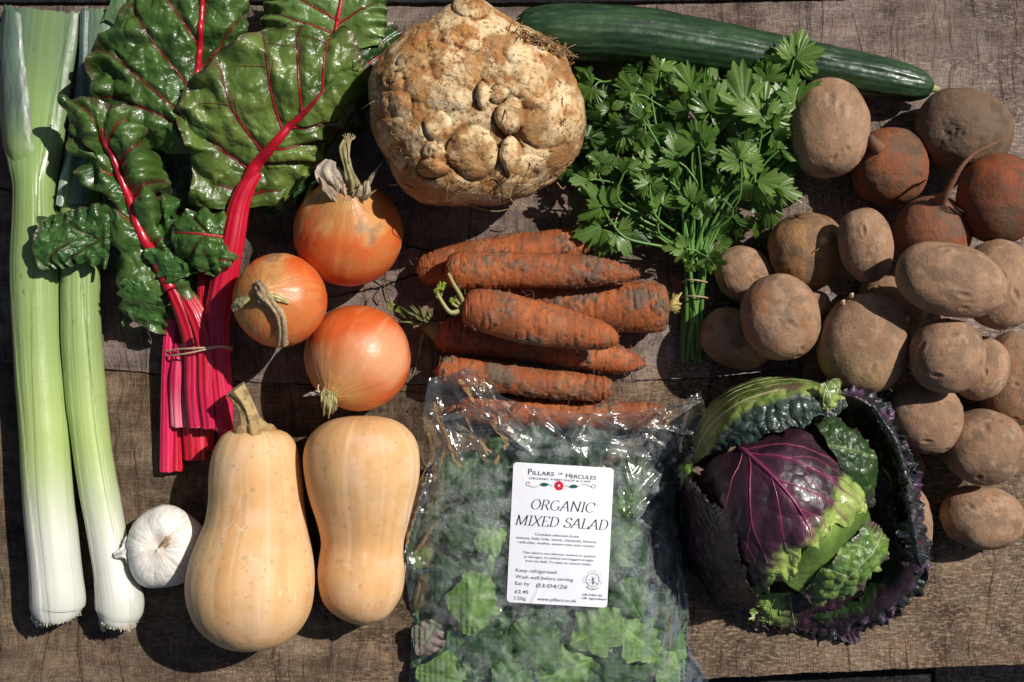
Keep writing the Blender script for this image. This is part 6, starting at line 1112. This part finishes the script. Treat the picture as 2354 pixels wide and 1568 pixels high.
def text(mb, s, lx, ly, width, size, col, shear=0., bold=0., align='LEFT', space=1.):
    """lx, ly: baseline start (or centre) on the sticker; width: fitted length"""
    cu_ = bpy.data.curves.new('t', 'FONT'); cu_.body = s; cu_.size = size * 1.35; cu_.shear = shear; cu_.offset = bold; cu_.resolution_u = 3; cu_.space_character = space
    ob = bpy.data.objects.new('t', cu_); scn.collection.objects.link(ob); bpy.context.view_layer.update(); dg = bpy.context.evaluated_depsgraph_get(); me = ob.evaluated_get(dg).to_mesh()
    v = np.array([x.co[:2] for x in me.vertices]); fs = [list(p.vertices) for p in me.polygons]
    if len(v):
        w = v[:, 0].max() - v[:, 0].min(); v[:, 0] = (v[:, 0] - v[:, 0].min()) * (width / w); x0 = lx - (width / 2 if align == 'CENTER' else 0)
        tri = []
        for f_ in fs:
            for i in range(1, len(f_) - 1): tri.append((f_[0], f_[i], f_[i + 1]))
        mb.add(to_label(np.stack([x0 + v[:, 0], ly - v[:, 1]], -1)), [np.array(tri)], col)
    ob.evaluated_get(dg).to_mesh_clear(); bpy.data.objects.remove(ob); bpy.data.curves.remove(cu_)
def stroke(mb, pts, w, col, thin=None, lift=1.1):
    """flat pen stroke; with thin set, a broad nib: upright parts thick, level parts thin"""
    p = np.array(pts, float); d = np.gradient(p, axis=0); d /= np.maximum(np.linalg.norm(d, axis=1, keepdims=True), 1e-6); nn_ = np.stack([-d[:, 1], d[:, 0]], -1)
    ww = np.full(len(p), w) if thin is None else thin + (w - thin) * np.abs(d[:, 1]) ** 1.6
    a = p + nn_ * ww[:, None] / 2; b = p - nn_ * ww[:, None] / 2; v = np.empty((2 * len(p), 2)); v[0::2] = a; v[1::2] = b; n_ = len(p)
    mb.add(to_label(v, lift), [np.array([(2 * i, 2 * i + 1, 2 * i + 3, 2 * i + 2) for i in range(n_ - 1)])], col)
def arc(cx, cy, rx, ry, a0, a1, n=18):
    t = np.radians(np.linspace(a0, a1, n)); return [(cx + rx * math.cos(q), cy + ry * math.sin(q)) for q in t]
# slanted light serif capitals, unit height, y up
def serif(x, y, w=.16): return [(x - w, y), (x, y), (x + w, y)]
GL = {'O': ([arc(.42, .5, .38, .5, 90, 450, 30)], .9), 'R': ([[(.15, 0), (.15, .5), (.15, 1)], [(.15, 1)] + arc(.38, .75, .26, .25, 90, -90) + [(.15, .5)], [(.4, .5), (.58, .2), (.75, 0)], serif(.15, 0, .12), serif(.75, 0, .1), [(.05, 1), (.2, 1), (.38, 1)]], .84),
      'G': ([arc(.45, .5, .40, .5, 50, 318, 26), [(.78, .38), (.78, .2), (.76, .1)], serif(.76, .39, .14)], .95), 'A': ([[(.02, 0), (.25, .5), (.47, 1)], [(.47, 1), (.62, .5), (.77, 0)], [(.16, .34), (.4, .34), (.66, .34)], serif(.04, 0, .11), serif(.78, 0, .13)], .90),
      'N': ([[(.14, 0), (.14, .5), (.14, 1)], [(.14, 1), (.46, .5), (.78, 0)], [(.78, 0), (.78, .5), (.78, 1)], serif(.14, 0, .12), serif(.10, 1, .10), serif(.78, 1, .12)], .96), 'I': ([[(.2, 0), (.2, .5), (.2, 1)], serif(.2, 0, .14), serif(.2, 1, .14)], .42),
      'C': ([arc(.45, .5, .40, .5, 48, 312, 26), [(.74, .95), (.75, .8), (.74, .7)]], .86), 'M': ([[(.12, 0), (.12, .5), (.14, 1)], [(.14, 1), (.33, .5), (.50, .04)], [(.50, .04), (.72, .5), (.90, 1)], [(.92, 1), (.93, .5), (.93, 0)], serif(.12, 0, .12), serif(.93, 0, .13), serif(.08, 1, .09), serif(.96, 1, .09)], 1.12),
      'X': ([[(.08, 1), (.38, .5), (.70, 0)], [(.72, 1), (.40, .5), (.04, 0)], serif(.08, 1, .12), serif(.72, 1, .11), serif(.04, 0, .11), serif(.70, 0, .12)], .84), 'E': ([[(.15, 0), (.15, .5), (.15, 1)], [(.04, 1), (.4, 1), (.64, 1)], [(.15, .52), (.3, .52), (.5, .52)], [(.04, 0), (.4, 0), (.66, 0)], [(.64, 1), (.65, .9), (.64, .82)], [(.66, 0), (.68, .1), (.67, .2)]], .76),
      'D': ([[(.15, 0), (.15, .5), (.15, 1)], [(.04, 1), (.2, 1), (.34, 1)] + arc(.36, .5, .42, .5, 88, -88) + [(.34, 0), (.2, 0), (.04, 0)]], .92), 'S': ([arc(.34, .75, .24, .25, 30, 240, 14) + arc(.32, .25, .27, .25, 70, -150, 14), [(.56, .95), (.57, .85), (.56, .76)], [(.06, .24), (.04, .14), (.05, .04)]], .70),
      'L': ([[(.15, 0), (.15, .5), (.15, 1)], serif(.15, 1, .13), [(.04, 0), (.4, 0), (.64, 0)], [(.64, 0), (.67, .12), (.67, .24)]], .72), ' ': ([], .45)}
def serifline(s, lx, ly, width, h, col):
    tot = sum(GL[c][1] for c in s); k = width / tot / h; x = 0
    for c in s:
        for st in GL[c][0]:
            p = np.array(st, float)
            if len(p) < 6: p = cr(p, np.linspace(0, 1, 9))
            X = lx + (x + p[:, 0]) * h * k + p[:, 1] * h * .22; stroke(ink, np.stack([X, ly - p[:, 1] * h], -1), 2.3, col, thin=.75)
        x += GL[c][1]
K = (.030, .030, .040); K2 = (.13, .13, .16)
x = 35.
for wd_, base, wpx in (('PILLARS', 26.5, 59), ('OF', 25.5, 10.5), ('HERCULES', 27.5, 70)):
    if wd_ == 'OF': text(ink, wd_, 104, base - 2.5, wpx, 5.4, K, bold=.02)
    elif wd_[0] == 'P': text(ink, 'P', 35, base, 8.5, 14.5, K, bold=.03); text(ink, 'ILLARS', 45.5, base, 49, 9.5, K, bold=.03)
    else: text(ink, 'H', 122, base + 1, 10, 11.5, K, bold=.03); text(ink, 'ERCULES', 134, base + 1.5, 57, 9., K, bold=.03)
text(ink, 'ORGANIC FARM SHOP & CAFE', 38, 37, 141, 5.2, (.09, .09, .11), bold=.005, space=1.05)
serifline('ORGANIC', 44, 105, 146, 22.5, K); serifline('MIXED SALAD', 11, 143, 213, 22.5, K)
for s, y, w in (('Contains selection from', 165, 100), ('mizuna, baby kale, tatsoi, claytonia, lettuce,', 175, 186), ('radicchio, endive, watercress and rocket.', 185, 177)): text(ink, s, 108, y, w, 6.2, K2, align='CENTER')
for s, y, w in (('This salad is not chlorine washed or packed', 208, 166), ('in nitrogen, it\'s picked and bagged straight', 217.5, 159), ('from the field. To enjoy its natural vitality.', 227, 152)): text(ink, s, 115, y, w, 5.6, K2, align='CENTER')
text(ink, 'Keep refrigerated', 18, 251, 93, 8.6, K2); text(ink, 'Wash well before serving', 18, 266, 132, 8.6, K2); text(ink, 'Eat by', 18, 281, 33, 8.6, K2)
text(ink, '03/04/26', 66, 284, 72, 9.6, K, shear=.25); text(ink, '£2.45', 18, 300, 31, 8.2, K, bold=.04); text(ink, '120g', 18, 315, 26, 8.2, K2); text(ink, 'www.pillars.co.uk', 70, 314, 90, 8.2, K2, bold=.01)
text(ink, 'GB-ORG-05', 173, 297, 45, 5.0, K, bold=.03); text(ink, 'UK Agriculture', 173, 305, 56, 5.2, K, bold=.03)
stroke(ink, arc(195, 260, 15, 15, 0, 360, 40), 1.1, K2)
for pts in (arc(187, 266, 10, 16, -60, 20), arc(204, 268, 9, 14, 170, 260), arc(195, 272, 13, 6, 200, 340), arc(190, 252, 7, 9, 20, 130), arc(200, 256, 6, 8, 60, 200)): stroke(ink, pts, 1.0, K2)
def ringtext(s, a0, a1, r, sz, col, flip=False):
    for i, c in enumerate(s):
        if c == ' ': continue
        a = math.radians(a0 + (a1 - a0) * i / (len(s) - 1)); cu_ = bpy.data.curves.new('t', 'FONT'); cu_.body = c; cu_.size = sz * 1.35; cu_.resolution_u = 2; ob = bpy.data.objects.new('t', cu_); scn.collection.objects.link(ob); bpy.context.view_layer.update(); dg = bpy.context.evaluated_depsgraph_get(); me = ob.evaluated_get(dg).to_mesh()
        v = np.array([q.co[:2] for q in me.vertices]); v -= [(v[:, 0].max() + v[:, 0].min()) / 2, sz * .5]; up = np.array([math.cos(a), math.sin(a)]) * (-1 if flip else 1); rt = np.array([up[1], -up[0]])
        # label y runs down
        w = np.array([195., 260.]) + np.stack([(r * math.cos(a) + v[:, 0] * rt[0] + v[:, 1] * up[0]), -(r * math.sin(a) + v[:, 0] * rt[1] + v[:, 1] * up[1])], -1)
        tri = [(f_.vertices[0], f_.vertices[i_], f_.vertices[i_ + 1]) for f_ in me.polygons for i_ in range(1, len(f_.vertices) - 1)]; ink.add(to_label(w), [np.array(tri)], col)
        ob.evaluated_get(dg).to_mesh_clear(); bpy.data.objects.remove(ob); bpy.data.curves.remove(cu_)
ringtext('SOIL ASSOCIATION', 200, -20, 21, 4.6, (.36, .36, .40)); ringtext('ORGANIC', 232, 308, 21, 5.0, K2, flip=True)
o = ink.build('printed_text', M_INK, bag, smooth=False); o.parent = lb
orn = MB()
for sgn in (-1, 1):
    xx = np.linspace(14, 78 if sgn > 0 else 70, 40); yy = 48 + sgn * -1.5 + 5.2 * np.sin((xx - 14) / 60 * 2 * np.pi + (0 if sgn > 0 else math.pi)) * ss(10, 30, xx); stroke(orn, np.stack([107 + sgn * xx, yy], -1), 1.1, (.16, .20, .19))
    e = 107 + sgn * xx[-1]; stroke(orn, [(e + sgn * 1 * (q * 7 / 12), yy[-1] - 0 - 0 * q) for q in range(3)] + arc(e + sgn * 1.5, yy[-1] - 4, 4.2, 4.2, 90, 90 - sgn * 280, 16), 1.2, (.16, .20, .19))
    lx_, ly_ = 107 + sgn * 34, 47.5; t = np.linspace(0, 2 * np.pi, 22); v = np.stack([lx_ + 9.5 * np.cos(t), ly_ + 4.3 * np.sin(t) * np.abs(np.sin(t)) ** .3], -1); v = np.concatenate([[[lx_, ly_]], v]); orn.add(to_label(v, 1.3), [np.array([(0, i, i + 1) for i in range(1, 22)])], (.010, .105, .055))
for k in range(12):
    a = 2 * math.pi * k / 12 + .1; t = np.linspace(0, 2 * np.pi, 12); cx_, cy_ = 107 + 7.3 * math.cos(a), 48 + 7.3 * math.sin(a); u_ = 4.2 * np.cos(t); w_ = 2.3 * np.sin(t)
    v = np.stack([cx_ + u_ * math.cos(a) - w_ * math.sin(a), cy_ + u_ * math.sin(a) + w_ * math.cos(a)], -1); v = np.concatenate([[[cx_, cy_]], v]); orn.add(to_label(v, 1.2 + .04 * (k % 2)), [np.array([(0, i, i + 1) for i in range(1, 12)])], (.62, .008, .030))
for r_, c_, lf in ((5.4, (.62, .008, .03), 1.35), (2.6, (.85, .82, .84), 1.6)):
    t = np.linspace(0, 2 * np.pi, 22); v = np.concatenate([[[107, 48]], np.stack([107 + r_ * np.cos(t), 48 + r_ * np.sin(t)], -1)]); orn.add(to_label(v, lf), [np.array([(0, i, i + 1) for i in range(1, 22)])], c_)
o = orn.build('printed_emblem', M_INK, bag, smooth=False); o.parent = lb
# salad leaves packed inside
M_SAL = vmat('salad_leaf', .5, .4, bumps=[(8, .8)], tints=[(26, .25), (7, .15)], transl=.15)
rs = np.random.RandomState(31); mb = MB(); nu, nv = 46, 30
flx, fly = pix(FT); 
def film_z(x, y):
    i = np.argmin((flx[::6, ::6] - x) ** 2 + (fly[::6, ::6] - y) ** 2); return float(FT[::6, ::6, 2].ravel()[i])
CS = [((.05, .12, .03), (.10, .20, .05)), ((.022, .06, .02), (.05, .11, .035)), ((.12, .23, .05), (.20, .33, .09)), ((.014, .04, .018), (.035, .08, .035)), ((.10, .045, .055), (.25, .28, .16))]
hand = [(1060, 1230, 95, 60, 1, 20), (1120, 1120, 110, 5, 3, 20), (1010, 1190, 80, 100, 3, 40), (1090, 1390, 130, 80, 2, 14), (1130, 1240, 70, 200, 2, 12), (1230, 1490, 130, 130, 0, 10), (1370, 1450, 120, 30, 2, 10), (1470, 1470, 110, 320, 2, 12), (1300, 1540, 120, 200, 2, 14), (1180, 1560, 110, 40, 0, 10), (1020, 1560, 120, 350, 2, 12), (980, 1470, 80, 60, 4, 16), (1450, 1380, 90, 120, 0, 18), (1490, 1290, 110, 80, 3, 14), (1530, 1420, 120, 95, 3, 16), (1560, 1540, 110, 100, 2, 14), (1440, 1160, 80, 20, 0, 20), (1350, 1030, 110, 200, 3, 30), (1240, 1035, 100, 160, 3, 34), (1060, 1080, 100, 220, 1, 30), (1460, 1090, 90, 170, 3, 36), (1020, 1330, 100, 260, 3, 14), (1100, 1480, 110, 300, 1, 10), (1400, 1560, 110, 80, 1, 10)]
for i in range(120):
    if i < len(hand): x, y, L, yaw, ci, dz = hand[i]; L *= 1.1; dz = 6 + .45 * i
    else: x, y = rs.uniform(965, 1560), rs.uniform(1080, 1650); L = rs.uniform(95, 185); yaw = rs.uniform(0, 360); ci = rs.choice(5, p=[.27, .28, .14, .26, .05]); dz = 6 + .45 * i + rs.uniform(0, 12)
    zt = film_z(x, y) - dz
    U = np.linspace(0, 1, nu)[:, None] + np.zeros((1, nv)); Q = np.linspace(-1, 1, nv)[None] + np.zeros((nu, 1)); k = rs.uniform(1.2, 3.2)
    wd = L * (.10 + .34 * np.sin(np.pi * np.clip(U, 0, .98)) ** .7 * ss(0, .5, U + .2)) * (1 + .16 * np.sin(U * 6.28 * k + rs.uniform(0, 6) + np.where(Q > 0, 1., 0)) * (.5 if ci != 2 else 1))
    X = (U - .5) * L + .12 * np.abs(Q) * wd; Y = Q * wd; Z = -rs.uniform(0, 14) * Q ** 2 + 7 * fbm(np.stack([X, Y], -1), 26, 3, i) + 6 * np.abs(Q) ** 2 * np.sin(U * 30 + i) - 10 * (U - .5) ** 2 - 3 * np.exp(-(Q / .08) ** 2)
    V = rot3(np.stack([X, Y, Z], -1), yaw, rs.uniform(-14, 14), rs.uniform(-22, 22)) + np.array(P(x, y, max(14, zt)))
    lx_, ly_ = pix(V); V[..., 2] = np.clip(V[..., 2], 7, None); V[..., 0] = P(946, 0)[0] + np.abs(V[..., 0] - P(946, 0)[0]); V[..., 0] = P(1574, 0)[0] - np.abs(V[..., 0] - P(1574, 0)[0])
    a_, b_ = CS[ci]; col = mixc(a_, b_, ss(-.4, .4, fbm(V, 24, 3, i))); vv = np.abs(((U * 7 - np.abs(Q) * 1.6) % 1) - .5) * 2; col = mixc(col, np.array(b_) * 1.5, .6 * np.exp(-(Q / .06) ** 2) + .35 * ss(.86, 1, vv)); col = mixc(col, np.array(a_) * .6, .4 * ss(.0, .4, fbm(V, 16, 3, i + 7))); col = mixc(col, (.42, .30, .26), (.5 if ci == 4 else 0) * ss(-.1, .4, fbm(V, 30, 2, 9)))
    mb.grid(V, col)
FTs = FT[::6, ::6].reshape(-1, 3)
for j, v in enumerate(mb.v):      # keep every leaf below the film
    ix = np.clip(((v[:, 0] + 400) / 12).astype(int), 0, 200); iy = np.clip(((v[:, 1] + 900) / 12).astype(int), 0, 200)
    if j == 0:
        GZ = np.full((201, 201), 1e9); fx = np.clip(((FT[..., 0] + 400) / 12).astype(int), 0, 200); fy = np.clip(((FT[..., 1] + 900) / 12).astype(int), 0, 200); np.minimum.at(GZ, (fx.ravel(), fy.ravel()), FT[..., 2].ravel())
    g = GZ[ix, iy]; off = 3 + .45 * j; v[:, 2] = np.where(g < 1e8, np.minimum(v[:, 2], np.maximum(g - off, 4 + .02 * j)), v[:, 2])
o = mb.build('salad_leaves', M_SAL); tag(o, 'tangled green salad leaves packed inside the clear plastic bag', 'salad leaves'); o['kind'] = 'stuff'
